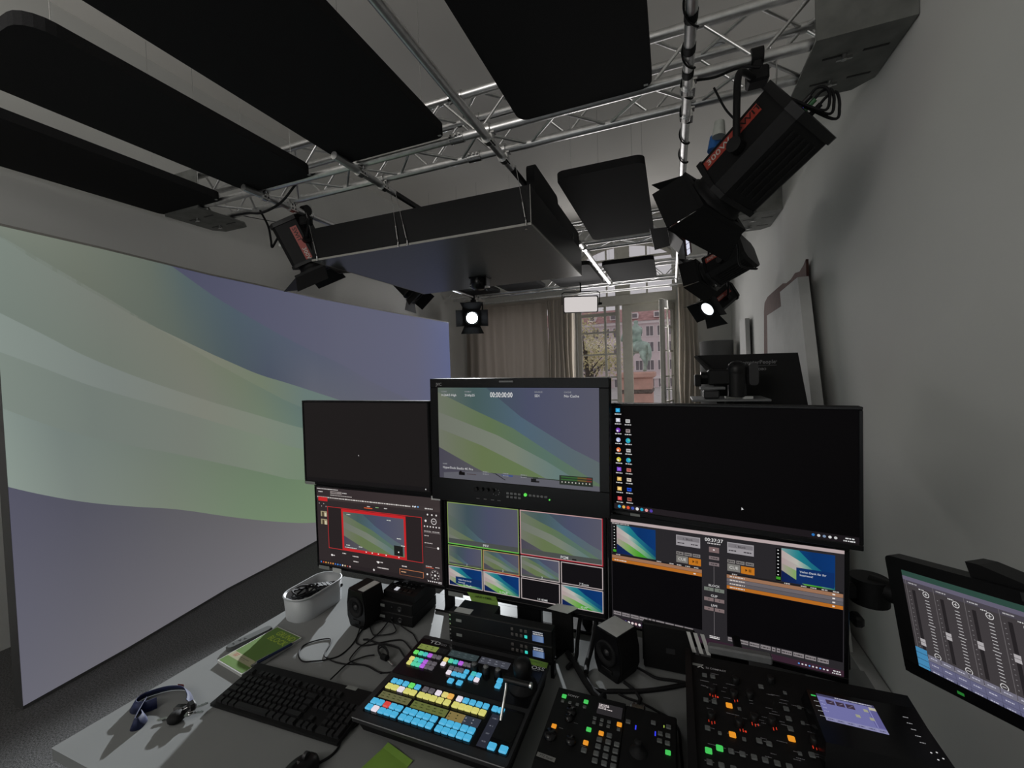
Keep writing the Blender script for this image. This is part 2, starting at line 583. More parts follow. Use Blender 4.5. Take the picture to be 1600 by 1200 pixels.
glass = bpy.data.materials.new('window_glass'); glass.use_nodes = True
nt = glass.node_tree; nt.nodes.clear()
o_ = nt.nodes.new('ShaderNodeOutputMaterial'); mx = nt.nodes.new('ShaderNodeMixShader'); tr = nt.nodes.new('ShaderNodeBsdfTransparent'); gl = nt.nodes.new('ShaderNodeBsdfGlossy')
gl.inputs['Roughness'].default_value = .02; mx.inputs[0].default_value = .006
tr.inputs[0].default_value = (.95, .95, .95, 1)
nt.links.new(tr.outputs[0], mx.inputs[1]); nt.links.new(gl.outputs[0], mx.inputs[2]); nt.links.new(mx.outputs[0], o_.inputs[0])

fy0, fy1 = YF + .10, YF + .17
w1 = MB()
w1.box(WX0, WX0 + .07, fy0, fy1, WZ0, WS); w1.box(WX1 - .07, WX1, fy0, fy1, WZ0, WS)
for i in range(N):
    a, c = WX0 + (WX1 - WX0) * i / N, WX0 + (WX1 - WX0) * (i + 1) / N
    w1.prism([(a, arch_z(a) - .08), (c, arch_z(c) - .08), (c, arch_z(c)), (a, arch_z(a))], 0, fy1 - fy0, Matrix(((1, 0, 0, 0), (0, 0, 1, fy0), (0, 1, 0, 0), (0, 0, 0, 1))))
win = struct('window_1', w1, M_FRAME)
part('transom', MB().box(WX0, WX1, fy0 - .05, fy1 + .02, 2.84, 3.02, .01), M_FRAME, win)
part('mullion', MB().box(-.97, -.70, fy0 - .02, fy1, 3.02, 3.95, .012), M_FRAME, win)
part('mullion', MB().box(-.975, -.90, fy0 - .04, fy1, WZ0, 2.84, .012), M_FRAME, win)
part('mullion', MB().box(-.86, -.68, fy0 + .02, fy1, WZ0, 2.84, .012), M_FRAME, win)
for x in (-1.13, -.40):
    part('glazing_bar', MB().box(x - .015, x + .015, fy0 + .01, fy1 - .01, 3.02, arch_z(x) - .03), M_FRAME, win)
part('glazing_bar', MB().box(WX0, WX1, fy0 + .012, fy1 - .012, 3.68, 3.72), M_FRAME, win)
part('glazing_bar', MB().box(-1.195, -1.155, fy0 + .01, fy1 - .01, WZ0, 2.84), M_FRAME, win)
for z in (2.35, 1.93, 1.49, 1.05, .6):
    part('glazing_bar', MB().box(WX0 + .07, -.97, fy0 + .012, fy1 - .012, z - .015, z + .015), M_FRAME, win)
part('glazing_bar', MB().box(WX0 + .07, -.97, fy0 + .012, fy1 - .012, 2.66, 2.72), M_FRAME, win)
part('glazing_bar', MB().box(-.70, WX1, fy0 + .012, fy1 - .012, 2.70, 2.84), M_FRAME, win)
part('pane', MB().box(WX0 + .06, -.96, fy0 + .03, fy0 + .036, WZ0, 2.85), glass, win)
g = MB()
for i in range(N):
    a, c = WX0 + (WX1 - WX0) * i / N, WX0 + (WX1 - WX0) * (i + 1) / N
    g.prism([(a, 3.0), (c, 3.0), (c, arch_z(c) - .04), (a, arch_z(a) - .04)], .03, .036, Matrix(((1, 0, 0, 0), (0, 0, 1, fy0), (0, 1, 0, 0), (0, 0, 0, 1))))
part('pane', g, glass, win)
w3 = MB()
for x in (CX0, -2.98, CX1 - .07): w3.box(x, x + .07, fy0, fy1, .1, 2.95)
for z in (.1, 1.4, 2.88): w3.box(CX0, CX1, fy0, fy1, z, z + .07)
win3 = struct('window_3', w3, M_FRAME)
part('pane', MB().box(CX0, CX1, fy0 + .03, fy0 + .036, .1, 2.95), glass, win3)
# the opened leaf, hinged at the jamb and swung into the room
hinge = V((WX1 - .06, YF + .09, 0)); fa = math.atan2(-.62, -.20)
LM = Matrix.Translation(hinge) @ Matrix.Rotation(fa, 4, 'Z')
lw = .64
leaf = MB(LM)
leaf.box(0, .09, -.025, .025, .14, 2.80, .006); leaf.box(lw - .10, lw, -.03, .03, .14, 2.80, .006)
leaf.box(.09, lw - .10, -.025, .025, .14, .40); leaf.box(.09, lw - .10, -.025, .025, 2.66, 2.80)
for z in (2.35, 1.93, 1.49, 1.05): leaf.box(.09, lw - .10, -.012, .012, z - .015, z + .015)
leaf.box(.30, .33, -.012, .012, .4, 2.66)
dl = part('door_leaf', leaf, M_FRAME, win)
part('pane', MB(LM).box(.08, lw - .09, -.003, .003, .38, 2.68), glass, dl)
h = MB(LM)
h.box(lw - .075, lw - .03, .03, .04, 1.12, 1.36, .004)
h.tube([(lw - .05, .04, 1.27), (lw - .05, .085, 1.27), (lw - .07, .09, 1.27), (lw - .19, .09, 1.26)], .010, 8)
part('door_handle', h, M_CHROME, dl)

# ================================================================== CURTAINS
def curtain(name, x0, x1, y, z0, z1, folds, amp, label, seed):
    r = random.Random(seed)
    n = folds * 10
    ph = [r.uniform(-.6, .6) for _ in range(folds + 2)]
    rows = 10
    vv = []; ff = []
    for j in range(rows + 1):
        t = j / rows
        z = z1 + (z0 - z1) * t
        for i in range(n + 1):
            s = i / n
            k = s * folds
            p = ph[int(k)] * (1 - k % 1) + ph[int(k) + 1] * (k % 1)
            a = amp * (.45 + .55 * t)
            vv.append((x0 + (x1 - x0) * s + .03 * math.sin(3 * z + k) * t, y + a * math.sin(2 * PI * k + p + .3 * t) + a * .35 * math.sin(4.7 * k + 2 * p), z))
    for j in range(rows):
        for i in range(n):
            q = j * (n + 1) + i
            ff.append((q, q + 1, q + n + 2, q + n + 1))
    m = len(vv)
    back = [(p[0], p[1] + .006, p[2]) for p in vv]
    b = MB(); b.add(vv, ff, True); b.add(back, [f[::-1] for f in ff], True)
    ob = thing(name, label, 'curtain', ((x0 + x1) / 2, y, z0))
    part('cloth', b, M_CURTAIN, ob)
    hb = MB()
    hb.box(x0, x1, y - .012, y + .012, z1, z1 + .05)
    part('heading_tape', hb, M_CURTAIN, ob)
    return ob
curtain('curtain', -3.98, -2.22, 7.80, .03, 2.98, 9, .045, 'long beige curtain covering the far wall beside the video wall', 3)
curtain('curtain', -2.18, -1.66, 7.66, .03, 2.98, 6, .05, 'gathered beige curtain bunched beside the tall arched window', 5)
curtain('curtain', .12, .42, 7.70, .03, 3.0, 4, .05, 'narrow grey curtain drawn back beside the opened window leaf', 8)
ct = thing('curtain_rail', 'thin aluminium curtain rail running along the far wall above the curtains', 'curtain rail', (-1.7, 7.74, 3.06))
part('rail', MB().box(-3.98, .45, 7.71, 7.77, 3.035, 3.07, .004), M_ALU, ct)
for x in (-3.6, -2.6, -1.8, .3): part('bracket', MB().box(x - .02, x + .02, 7.76, 7.998, 3.05, 3.08, .003), M_ALU, ct)

# ================================================================== OUTSIDE
MB_STONE = mat('street_paving', (.55, .53, .52), .9, var=.15, scale=1.5)
struct('ground', MB().box(-60, 60, 8.6, 140, -2.1, -2.0), MB_STONE)
PINK = mat('pink_render', (.78, .67, .68), .9, var=.05, scale=.4)
PALE = mat('pale_stone', (.85, .78, .78), .9, var=.05, scale=.5)
ROOF = mat('red_roof_tiles', (.46, .27, .26), .9, var=.2, scale=1.2)
DARKGL = mat('dark_window_glass', (.20, .18, .19), .3, var=.2, scale=.3)
bld = thing('town_building', 'long pink rendered building with rows of white framed windows across the square', 'building', (-6, 84, -2))
part('wall', MB().box(-45, 25, 80, 92, -2, 10.0), PINK, bld)
part('cornice', MB().box(-45.2, 25.2, 79.5, 80.2, 9.7, 10.2), PALE, bld)
part('cornice', MB().box(-45.1, 25.1, 79.7, 80.1, -.4, .1), PALE, bld)
rf = MB(); rf.add([(-45.5, 79.3, 10.2), (25.5, 79.3, 10.2), (25.5, 86, 13.4), (-45.5, 86, 13.4), (25.5, 92.5, 10.2), (-45.5, 92.5, 10.2)], [(0, 1, 2, 3), (3, 2, 4, 5), (0, 3, 5), (1, 4, 2)])
part('roof', rf, ROOF, bld)
fb = MB().box(-.7, .7, -.12, .05, -1.0, 1.0); fme = fb.mesh('window', PALE)
pb = MB()
for sx in (-1, 1): pb.box(sx * .32 - .26, sx * .32 + .26, -.14, -.12, -.85, .85)
pme = pb.mesh('pane', DARKGL)
for zz in (8.3, 5.4, 2.1, -1.0):
    for i in range(-8, 5):
        x = -5.6 + 1.95 * i
        wob = piece('window', fme, bld, TR(x, 80, zz))
        piece('pane', pme, wob, TR(x, 80, zz))
for i in range(-3, 3):
    x = -6.2 + i * 3.9
    d = part('dormer', MB().box(x - .6, x + .6, 79.9, 82.5, 10.7, 11.8, .05), PALE, bld)
    part('pane', MB().box(x - .4, x + .4, 79.85, 79.9, 10.9, 11.6), DARKGL, d)

PATINA = mat('green_bronze', (.40, .52, .45), .6, .0, var=.35, scale=3)
REDST = mat('red_sandstone', (.62, .38, .31), .9, var=.15, scale=2)
ped = thing('pedestal', 'tall reddish stone pedestal carrying the bronze horseman', 'pedestal', (-1.95, 20, -2))
part('plinth', MB().box(-2.45, -.60, 19.2, 21.6, -2, -1.2, .05), REDST, ped)
part('shaft', MB().box(-2.25, -.86, 19.4, 21.4, -1.2, 1.20, .03), REDST, ped)
part('moulding', MB().box(-2.30, -.82, 19.35, 21.45, .50, .68, .03), mat('dark_bronze_frieze', (.16, .13, .11), .7, .3, var=.4, scale=9), ped)
part('cap', MB().box(-2.38, -.72, 19.25, 21.55, 1.20, 1.45, .05), REDST, ped)
def skin(name, verts, edges, radii, material, parent, sub=1):
    me = bpy.data.meshes.new(name)
    T = BASE[parent.name].inverted()
    HR = TR(-1.05, 20.1, 0) @ RZ(-56) @ TR(1.05, -20, 0)
    me.from_pydata([tuple(T @ (HR @ V(v))) for v in verts], edges, [])
    me.materials.append(material)
    o = bpy.data.objects.new(name, me); COL.objects.link(o); o.parent = parent; BASE[o.name] = BASE[parent.name]
    m = o.modifiers.new('skin', 'SKIN')
    for i, r in enumerate(radii):
        r = r if isinstance(r, tuple) else (r, r)
        me.skin_vertices[0].data[i].radius = r
    me.skin_vertices[0].data[0].use_root = True
    m.use_smooth_shade = True
    if sub: s = o.modifiers.new('sub', 'SUBSURF'); s.levels = sub; s.render_levels = sub
    return o
st = thing('equestrian_statue', 'green bronze rider on a walking horse on the red stone pedestal', 'statue', (-1.95, 20, 1.45))
hv = []; he = []; hr = []
def chain(pts, radii, root=None):
    prev = root
    for p, r in zip(pts, radii):
        hv.append(p); hr.append(r)
        if prev is not None: he.append((prev, len(hv) - 1))
        prev = len(hv) - 1
    return prev
hb0 = 1.47
c0 = chain([(-1.95, 20, 2.62)], [.34])
c1 = chain([(-1.55, 20, 2.64), (-1.25, 20, 2.70), (-1.08, 20, 2.62)], [.33, .33, .24], c0)
c2 = chain([(-2.35, 20, 2.66), (-2.62, 20, 2.72)], [.33, .28], c0)
chain([(-2.82, 20, 2.98), (-2.98, 20, 3.28), (-3.10, 20, 3.42), (-3.32, 20, 3.18), (-3.42, 20, 3.02)], [.21, .15, .13, .10, .07], c2)
i1 = 2
chain([(-1.20, 19.86, 2.42), (-1.12, 19.84, 2.10), (-1.00, 19.84, 1.93), (-1.03, 19.84, 1.62), (-1.08, 19.84, hb0)], [.19, .12, .07, .055, .07], i1)
chain([(-1.30, 20.14, 2.42), (-1.42, 20.16, 2.12), (-1.36, 20.16, 1.94), (-1.46, 20.16, 1.64), (-1.52, 20.16, hb0)], [.18, .11, .07, .055, .07], i1)
chain([(-2.55, 19.86, 2.36), (-2.62, 19.84, 2.05), (-2.60, 19.84, 1.70), (-2.66, 19.84, hb0)], [.15, .09, .06, .07], c2)
chain([(-2.62, 20.14, 2.36), (-2.95, 20.16, 2.22), (-2.92, 20.16, 1.95), (-2.80, 20.16, 1.82)], [.15, .09, .06, .06], c2)
chain([(-.92, 20, 2.72), (-.82, 20, 2.50), (-.80, 20, 2.20), (-.88, 20, 1.95)], [.06, .08, .08, .04], i1 + 1)
skin('horse', hv, he, hr, PATINA, st)
hv = []; he = []; hr = []
r0 = chain([(-1.98, 20, 3.06)], [.20])
r1 = chain([(-1.97, 20, 3.35), (-1.95, 20, 3.58)], [.19, .20], r0)
chain([(-1.96, 20, 3.72), (-1.98, 20, 3.84), (-1.98, 20, 3.94)], [.08, .12, .11], r1)
for s in (-1, 1):
    chain([(-1.97, 20 + s * .24, 3.52), (-2.05, 20 + s * .30, 3.28), (-2.30, 20 + s * .16, 3.16)], [.09, .07, .05], r1)
    chain([(-2.15, 20 + s * .30, 2.92), (-2.28, 20 + s * .40, 2.58), (-2.20, 20 + s * .40, 2.22), (-2.36, 20 + s * .40, 2.16)], [.13, .11, .07, .05], r0)
skin('rider', hv, he, hr, PATINA, st)

BARK = mat('tree_bark', (.10, .085, .07), .95, var=.3, scale=9)
LEAFM = mat('autumn_leaves', (.62, .57, .32), .8, var=.35, scale=1.2)
LEAFM2 = mat('pale_autumn_leaves', (.68, .60, .38), .8, var=.35, scale=1.2)
def tree(x, y, h, rad, label, m, seed):
    r = random.Random(seed)
    t = thing('street_tree', label, 'tree', (x, y, -2))
    b = MB(); b.tube([(x, y, -2), (x + .1, y, 0), (x, y, h * .55)], .22, 8, r2=.10); 
    part('trunk', b, BARK, t)
    ends = []
    for i in range(7):
        a = 2 * PI * i / 7 + r.uniform(-.3, .3); z0 = h * r.uniform(.15, .5)
        e = (x + math.cos(a) * rad * .75, y + math.sin(a) * rad * .75, z0 + r.uniform(.8, 2.2)); ends.append(e)
        part('branch', MB().tube([(x, y, z0), (x + math.cos(a) * rad * .3, y + math.sin(a) * rad * .3, z0 + .6), e], .07, 6, r2=.02), BARK, t)
    lv = MB()
    for i in range(1500):
        c = V(r.choice(ends)) if r.random() < .75 else V((x, y, h * .6))
        p = c + V((r.gauss(0, .55), r.gauss(0, .55), r.gauss(0, .6)))
        s = r.uniform(.06, .13)
        u = V((r.gauss(0, 1), r.gauss(0, 1), r.gauss(0, 1))).normalized(); w = u.orthogonal().normalized()
        lv.add([p - u * s, p + w * s * .5, p + u * s, p - w * s * .5], [(0, 1, 2, 3)])
    lo = part('foliage', lv, m, t); lo['kind'] = 'stuff'
tree(-5.0, 26, 5.2, 2.0, 'tree with yellowish leaves standing before the pink building', LEAFM, 4)
tree(-5.6, 31, 4.4, 2.2, 'paler autumn tree farther off behind the yellowish one', LEAFM2, 9)

# ================================================================== CURVED VIDEO WALL
LX = [(1.0, -3.15), (1.5, -3.20), (2.2, -3.32), (2.6, -3.34), (3.3, -3.40), (4.4, -3.40), (5.95, -3.34)]
led_x = lambda y: interp(LX, y)
led = thing('video_wall', 'tall curved video wall showing pale green and violet wave bands', 'video wall', (-3.35, 3.4, 0))
LY0, LY1, LZ0, LZ1 = 1.035, 5.93, .02, 2.48
ext = lambda pts, *more: pts + list(more)
P1 = [(1.0, 2.92), (1.90, 2.485), (2.13, 2.37), (2.36, 2.26), (2.67, 2.13), (3.13, 1.96), (3.6, 1.82), (4.15, 1.56), (5.95, .95)]
P2 = [(1.0, 2.47), (1.07, 2.42), (1.2, 2.33), (1.41, 2.22), (1.67, 2.08), (1.99, 1.95), (2.33, 1.81), (2.59, 1.70), (2.9, 1.62), (3.62, 1.40), (5.95, .6)]
P2b = [(1.0, 2.466), (2.3, 1.75), (2.58, 1.60), (3.05, 1.36), (5.95, .3)]
P3 = [(1.0, 2.07), (1.06, 2.03), (1.21, 1.94), (1.39, 1.82), (1.69, 1.68), (2.08, 1.53), (2.57, 1.35), (3.04, 1.17), (5.95, .2)]
P4 = [(1.0, 1.86), (1.2, 1.76), (1.38, 1.66), (1.68, 1.54), (2.07, 1.39), (2.56, 1.18), (3.05, .94), (5.95, .1)]
P5 = [(1.0, 1.58), (1.18, 1.46), (1.36, 1.36), (1.58, 1.27), (1.94, 1.13), (2.54, .87), (3.05, .63), (5.95, .05)]
P6 = [(1.0, 1.18), (1.14, 1.09), (1.34, .98), (1.6, .87), (1.86, .77), (2.26, .57), (2.66, .39), (3.13, .2), (3.9, .02), (5.95, .02)]
TOPL = [(1.0, LZ1), (5.95, LZ1)]; BOTL = [(1.0, LZ0), (5.95, LZ0)]
LED_BANDS = [
    (TOPL, P1, [(1.9, (76, 78, 104)), (2.6, (84, 86, 112)), (3.6, (92, 94, 118)), (5.0, (94, 96, 124)), (5.93, (90, 98, 142))], None),
    (P1, P2, [(1.0, (124, 134, 120)), (1.4, (112, 120, 106)), (1.75, (100, 110, 98)), (2.0, (82, 100, 102)), (2.4, (74, 92, 106)), (3.0, (80, 90, 112)), (4, (92, 94, 116))], [(1.0, (116, 128, 116)), (1.4, (106, 114, 100)), (1.9, (92, 104, 94)), (2.3, (74, 90, 96)), (2.7, (72, 82, 102)), (3.2, (92, 96, 112))]),
    (P2, P2b, [(1.0, (126, 138, 128)), (1.7, (122, 126, 114)), (2.2, (122, 126, 108)), (2.6, (112, 126, 102)), (3.1, (100, 122, 116))], None),
    (P2b, P3, [(1.0, (124, 138, 128)), (1.5, (118, 124, 114)), (2.0, (118, 122, 106)), (2.4, (110, 122, 98)), (2.8, (98, 120, 106)), (3.1, (92, 116, 112))], [(1.0, (118, 132, 122)), (1.5, (112, 122, 110)), (2.1, (118, 122, 108)), (2.6, (108, 126, 102)), (3.1, (94, 120, 112))]),
    (P3, P4, [(1.0, (134, 148, 140)), (1.5, (122, 132, 126)), (2.1, (126, 130, 116)), (2.6, (122, 134, 116)), (3.1, (112, 134, 118))], None),
    (P4, P5, [(1.0, (126, 140, 130)), (1.4, (114, 126, 118)), (2.0, (118, 126, 114)), (2.6, (120, 136, 114)), (3.1, (112, 136, 108))], None),
    (P5, P6, [(1.0, (134, 150, 142)), (1.25, (116, 130, 124)), (1.7, (112, 124, 112)), (2.2, (108, 126, 102)), (2.7, (104, 130, 98)), (3.1, (106, 134, 98))], [(1.0, (140, 156, 146)), (1.3, (122, 134, 126)), (1.8, (118, 130, 112)), (2.4, (112, 136, 104)), (3.1, (112, 140, 102))]),
    (P6, BOTL, [(1.0, (84, 84, 106)), (1.3, (82, 82, 98)), (1.8, (92, 91, 98)), (2.4, (102, 100, 104)), (3.1, (112, 110, 114)), (5.9, (110, 110, 116))], [(1.0, (104, 104, 118)), (1.5, (108, 106, 114)), (3.0, (114, 112, 116))]),
]
def smooth(pts, k=5):
    for _ in range(3):
        out = [pts[0]]
        for (a, b), (c, d) in zip(pts, pts[1:]): out += [(a * .75 + c * .25, b * .75 + d * .25), (a * .25 + c * .75, b * .25 + d * .75)]
        pts = out + [pts[-1]]
    return pts
def soft(c, k=.80):
    g = .3 * c[0] + .59 * c[1] + .11 * c[2]
    return tuple(g + (v - g) * k for v in c)
P1[:], P2[:], P2b[:], P3[:], P4[:], P5[:], P6[:] = smooth(P1), smooth(P2), smooth(P2b), smooth(P3), smooth(P4), smooth(P5), smooth(P6)
sb = MB()
ys = [LY0 + (LY1 - LY0) * i / 90 for i in range(91)]
ys2 = [LY0 + (LY1 - LY0) * i / 240 for i in range(241)]
for top, bot, c1, c2 in LED_BANDS:
    vv = []; cc = []
    for y in ys2:
        a = min(LZ1, max(LZ0, interp(top, y))); c = min(a, max(LZ0, interp(bot, y)))
        vv += [(led_x(y), y, a), (led_x(y), y, c)]
        cc += [lin(soft(interp(c1, y))), lin(soft(interp(c2 or c1, y)))]
    sb.add(vv, [(2 * i, 2 * i + 1, 2 * i + 3, 2 * i + 2) for i in range(240)], cols=cc)
part('display', sb, M_LED, led)
cb = MB(); vv = []; ff = []
for i, y in enumerate(ys):
    x = led_x(y)
    vv += [(x - .004, y, 0.0), (x - .004, y, LZ1 + .006), (x - .09, y, LZ1 + .006), (x - .09, y, 0.0)]
    if i:
        q = 4 * i
        for k in range(4): ff.append((q - 4 + k, q - 4 + (k + 1) % 4, q + (k + 1) % 4, q + k))
ff += [(0, 1, 2, 3), (len(vv) - 1, len(vv) - 2, len(vv) - 3, len(vv) - 4)]
cb.add(vv, ff)
part('cabinet', cb, mat('cabinet_grey', (.06, .06, .06), .5, var=.05, scale=20), led)
tb = MB()
for i in range(90):
    y, y2 = ys[i], ys[i + 1]
    x, x2 = led_x(y), led_x(y2)
    tb.add([(x + .004, y, LZ1), (x2 + .004, y2, LZ1), (x2 + .004, y2, LZ1 + .012), (x + .004, y, LZ1 + .012), (x - .09, y, LZ1 + .012), (x2 - .09, y2, LZ1 + .012)], [(0, 1, 2, 3), (3, 2, 5, 4)])
part('top_trim', tb, M_TRIM, led)
for y in (1.6, 3.2, 4.8):
    x = led_x(y) - .09
    part('support_frame', MB().tube([(x, y, .03), (x - .45, y, .03), (x - .02, y, 1.9)], .02, 6), M_ALU, led)
# ================================================================== CEILING RIG
# square lattice trusses: four chords, zig-zag braces, couplers
def truss(label, x0, x1, y0, y1, z0, z1):
    t = thing('lattice_truss', label, 'truss', ((x0 + x1) / 2, (y0 + y1) / 2, z0))
    ch = MB().cyl((0, 0, 0), (x1 - x0, 0, 0), .025, 12)
    cm = ch.mesh('chord', M_ALU)
    for y in (y0, y1):
        for z in (z0, z1): piece('chord', cm, t, TR(x0, y, z))
    p = .24
    L = math.hypot(p, y1 - y0)
    bm_ = MB().cyl((0, 0, 0), (L, 0, 0), .009, 6).mesh('brace', M_ALU)
    n = int((x1 - x0) / p)
    off = ((x1 - x0) - n * p) / 2
    for i in range(n):
        x = x0 + off + i * p
        up = i % 2 == 0
        for z in (z0, z1):
            a, c = (V((x, y0, z)), V((x + p, y1, z))) if up else (V((x, y1, z)), V((x + p, y0, z)))
            d = (c - a).normalized(); w = V((0, 0, 1))
            piece('brace', bm_, t, frame(a, d, w.cross(d), w))
        for y in (y0, y1):
            a, c = (V((x, y, z0)), V((x + p, y, z1))) if up else (V((x, y, z1)), V((x + p, y, z0)))
            d = (c - a).normalized(); w = V((0, 1, 0))
            piece('brace', bm_, t, frame(a, d, w.cross(d), w))
    return t
tz0, tz1 = 3.07, 3.31
t1 = truss('silver lattice truss nearest the camera, spanning above the suspended black box', -3.93, .90, 2.28, 2.52, tz0, tz1)
t2 = truss('silver lattice truss crossing behind the suspended black box', -3.93, .90, 4.72, 4.96, tz0, tz1)
t3 = truss('silver lattice truss farthest off, before the arched window', -3.93, .90, 6.96, 7.20, tz0, tz1)
# sleeve couplers in the first truss
sl = MB().cyl((0, 0, 0), (.09, 0, 0), .031, 12).mesh('coupler', M_CHROME)
for y in (2.28, 2.52):
    for z in (tz0, tz1): piece('coupler', sl, t1, TR(-1.22, y, z))
pin = MB().box(0, .012, -.045, .045, -.006, .006).mesh('pin', M_CHROME)
for y in (2.28, 2.52):
    for dx in (.015, .045, .07): piece('pin', pin, t1, TR(-1.22 + dx, y, tz0))

def end_plate(label, x0, x1, y0, y1, wall_right):
    """folded steel bracket plate at a truss end"""
    t = thing('bracket_plate', label, 'bracket', ((x0 + x1) / 2, y0, 3.02))
    c = .07
    poly = [(x0, y0), (x1, y0), (x1, y1 - c), (x1 - c, y1), (x0, y1)] if wall_right else [(x0, y0), (x1, y0), (x1, y1 - c), (x1 - c, y1), (x0 + c, y1), (x0, y1 - c)]
    part('plate', MB().prism(poly, 3.028, 3.040), M_STEEL, t)
    part('flange', MB().box(x0, x1, y0 - .012, y0, 3.028, 3.34), M_STEEL, t)
    w = x1 - x0
    for fy in (.30, .72):
        for fx in (.18, .62):
            part('slot', MB().box(x0 + w * fx, x0 + w * (fx + .27), y0 + (y1 - y0) * fy - .006, y0 + (y1 - y0) * fy + .006, 3.0265, 3.0285), M_BLACK, t)
        b = MB(); cx = x0 + w * .42; cy = y0 + (y1 - y0) * fy
        b.cyl((cx, cy, 3.005), (cx, cy, 3.028), .012, 8); b.box(cx - .03, cx + .03, cy - .005, cy + .005, 3.006, 3.018)
        part('bolt', b, M_CHROME, t)
end_plate('large slotted steel plate fixing the nearest truss to the bare wall', .61, .955, 2.21, 2.66, True)
end_plate('slotted steel plate fixing the middle truss to the bare wall', .60, .955, 4.42, 4.98, True)
end_plate('slotted steel plate fixing the far truss to the bare wall', .62, .955, 6.70, 7.2, True)
end_plate('slotted steel plate at the truss end above the video wall', -3.86, -3.45, 2.238, 2.68, False)

# pipes under the trusses, running towards the window
def pipe(label, segs, r=.024, z=3.02):
    t = thing('rig_pipe', label, 'pipe', (segs[0][0], segs[0][1], z))
    for x, y0, y1, m in segs:
        part('tube', MB().cyl((x, y0, z), (x, y1, z), r if m is M_ALU else r * .9, 14), m, t)
    return t
pA = pipe('silver pipe clamped under the trusses beside the big hanging felt panel', [(-.975, -2.49, 2.66, M_ALU), (-.975, 2.66, 4.5, M_MATTE), (-.90, 4.5, 6.8, M_ALU)])
pB = pipe('short silver pipe clamped to the truss above the middle of the black box', [(-1.91, 2.05, 2.64, M_ALU), (-1.91, 2.64, 4.6, M_MATTE)])
pC = pipe('silver pipe wound with black cable beside the large spotlight', [(.10, -2.49, 7.25, M_ALU)])
pD = pipe('silver pipe carrying the spotlight over the video wall', [(-2.80, 2.12, 5.2, M_ALU)])
pE = pipe('silver pipe farther back carrying the bright spotlight', [(-3.30, 4.6, 7.25, M_ALU)])

def clamp(x, y, parent, z=3.045):
    b = MB()
    b.cyl((x - .02, y, z + .025), (x + .02, y, z + .025), .036, 12)
    b.cyl((x, y - .02, z - .025), (x, y + .02, z - .025), .034, 12)
    b.box(x - .018, x + .018, y - .018, y + .018, z - .03, z + .03)
    b.cyl((x + .03, y, z - .05), (x + .03, y, z + .05), .006, 6)
    b.box(x + .02, x + .045, y - .02, y + .02, z - .004, z + .004)
    b.box(x + .025, x + .035, y - .035, y + .035, z - .055, z - .047)
    part('clamp', b, M_CHROME, parent)
for p, x in ((pA, -.975), (pB, -1.91), (pC, .10), (pD, -2.80)):
    clamp(x, 2.28, p); clamp(x, 2.52, p)
for p, x in ((pA, -.90), (pC, .10)): clamp(x, 4.72, p); clamp(x, 6.96, p)
for p, x in ((pE, -3.30),): clamp(x, 4.96, p); clamp(x, 6.96, p)

# cable coiled round the pipe by the spotlight
pts = []
for i in range(170):
    t = i / 169; y = .9 + 2.2 * t
    a = 2 * PI * (9 * t) + .6 * math.sin(9 * t)
    pts.append((.10 + .029 * math.cos(a), y, 3.02 + .029 * math.sin(a)))
single('spiral_cable', MB().tube(pts, .0045, 6), M_CABLE, 'black cable wound in a spiral round the silver pipe', 'cable')
for y in (1.80, 1.98, 2.14):
    part('tape', MB().cyl((.10, y, 3.02), (.10, y + .045, 3.02), .0265, 12), M_CABLE, pC)

# ================================================================== ACOUSTIC PANELS
def felt(label, x0, x1, y0, y1, z=3.05, th=.055, r=.06, wires=True):
    t = thing('acoustic_panel', label, 'acoustic panel', ((x0 + x1) / 2, (y0 + y1) / 2, z), 'black felt panels hung from the ceiling')
    part('felt_board', MB().prism(rrect(x0, x1, y0, y1, r), z, z + th), M_FELT, t)
    for x in (x0 + .09, x1 - .09):
        for y in (y0 + .12, y1 - .12):
            part('hanging_wire', MB().tube([(x, y, z + th), (x, y, ZC)], .0018, 5), M_CHROME, t)
    part('tag', MB().box(x1 - .04, x1 - .02, y1 - .035, y1 - .022, z - .0012, z), M_PAPER, t)
    return t
felt('black felt panel hung closest above the video wall', -3.90, -3.20, .66, 2.25)
felt('black felt panel with rounded corner showing, second from the video wall', -2.90, -2.262, .855, 2.25, 3.05, .055, .10)
felt('wide black felt panel hung overhead, third from the video wall', -1.965, -1.21, .61, 2.21)
felt('black felt panel hung overhead between two silver pipes', -.765, -.06, .62, 2.25)
felt('black felt panel hung over the gap beside the suspended box', -.765, -.145, 3.02, 4.60)
felt('black felt panel hung before the arched window', -.86, -.19, 5.74, 6.92)
felt('black felt panel peeping out behind the corner of the box', -1.72, -1.00, 5.6, 6.9)
felt('black felt panel farther back above the lit spotlight', -2.62, -1.94, 5.3, 6.8)
felt('black felt panel hung far back above the end of the video wall', -3.40, -2.76, 5.3, 6.8)

# upright black board on the pipe beside the box
t = thing('baffle_board', 'long upright black board hung on the pipe behind the suspended box', 'baffle', (-.95, 3.8, 2.89))
TU = Matrix(((0, 0, 1, 0), (1, 0, 0, 0), (0, 1, 0, 0), (0, 0, 0, 1)))
part('felt_board', MB().prism(rrect(2.88, 3.55, 2.88, 3.14, .05), -.945, -.885, TU), M_FELT, t)
part('felt_board', MB().prism(rrect(3.56, 4.48, 2.88, 3.11, .03), -.95, -.90, TU), M_FELT, t)

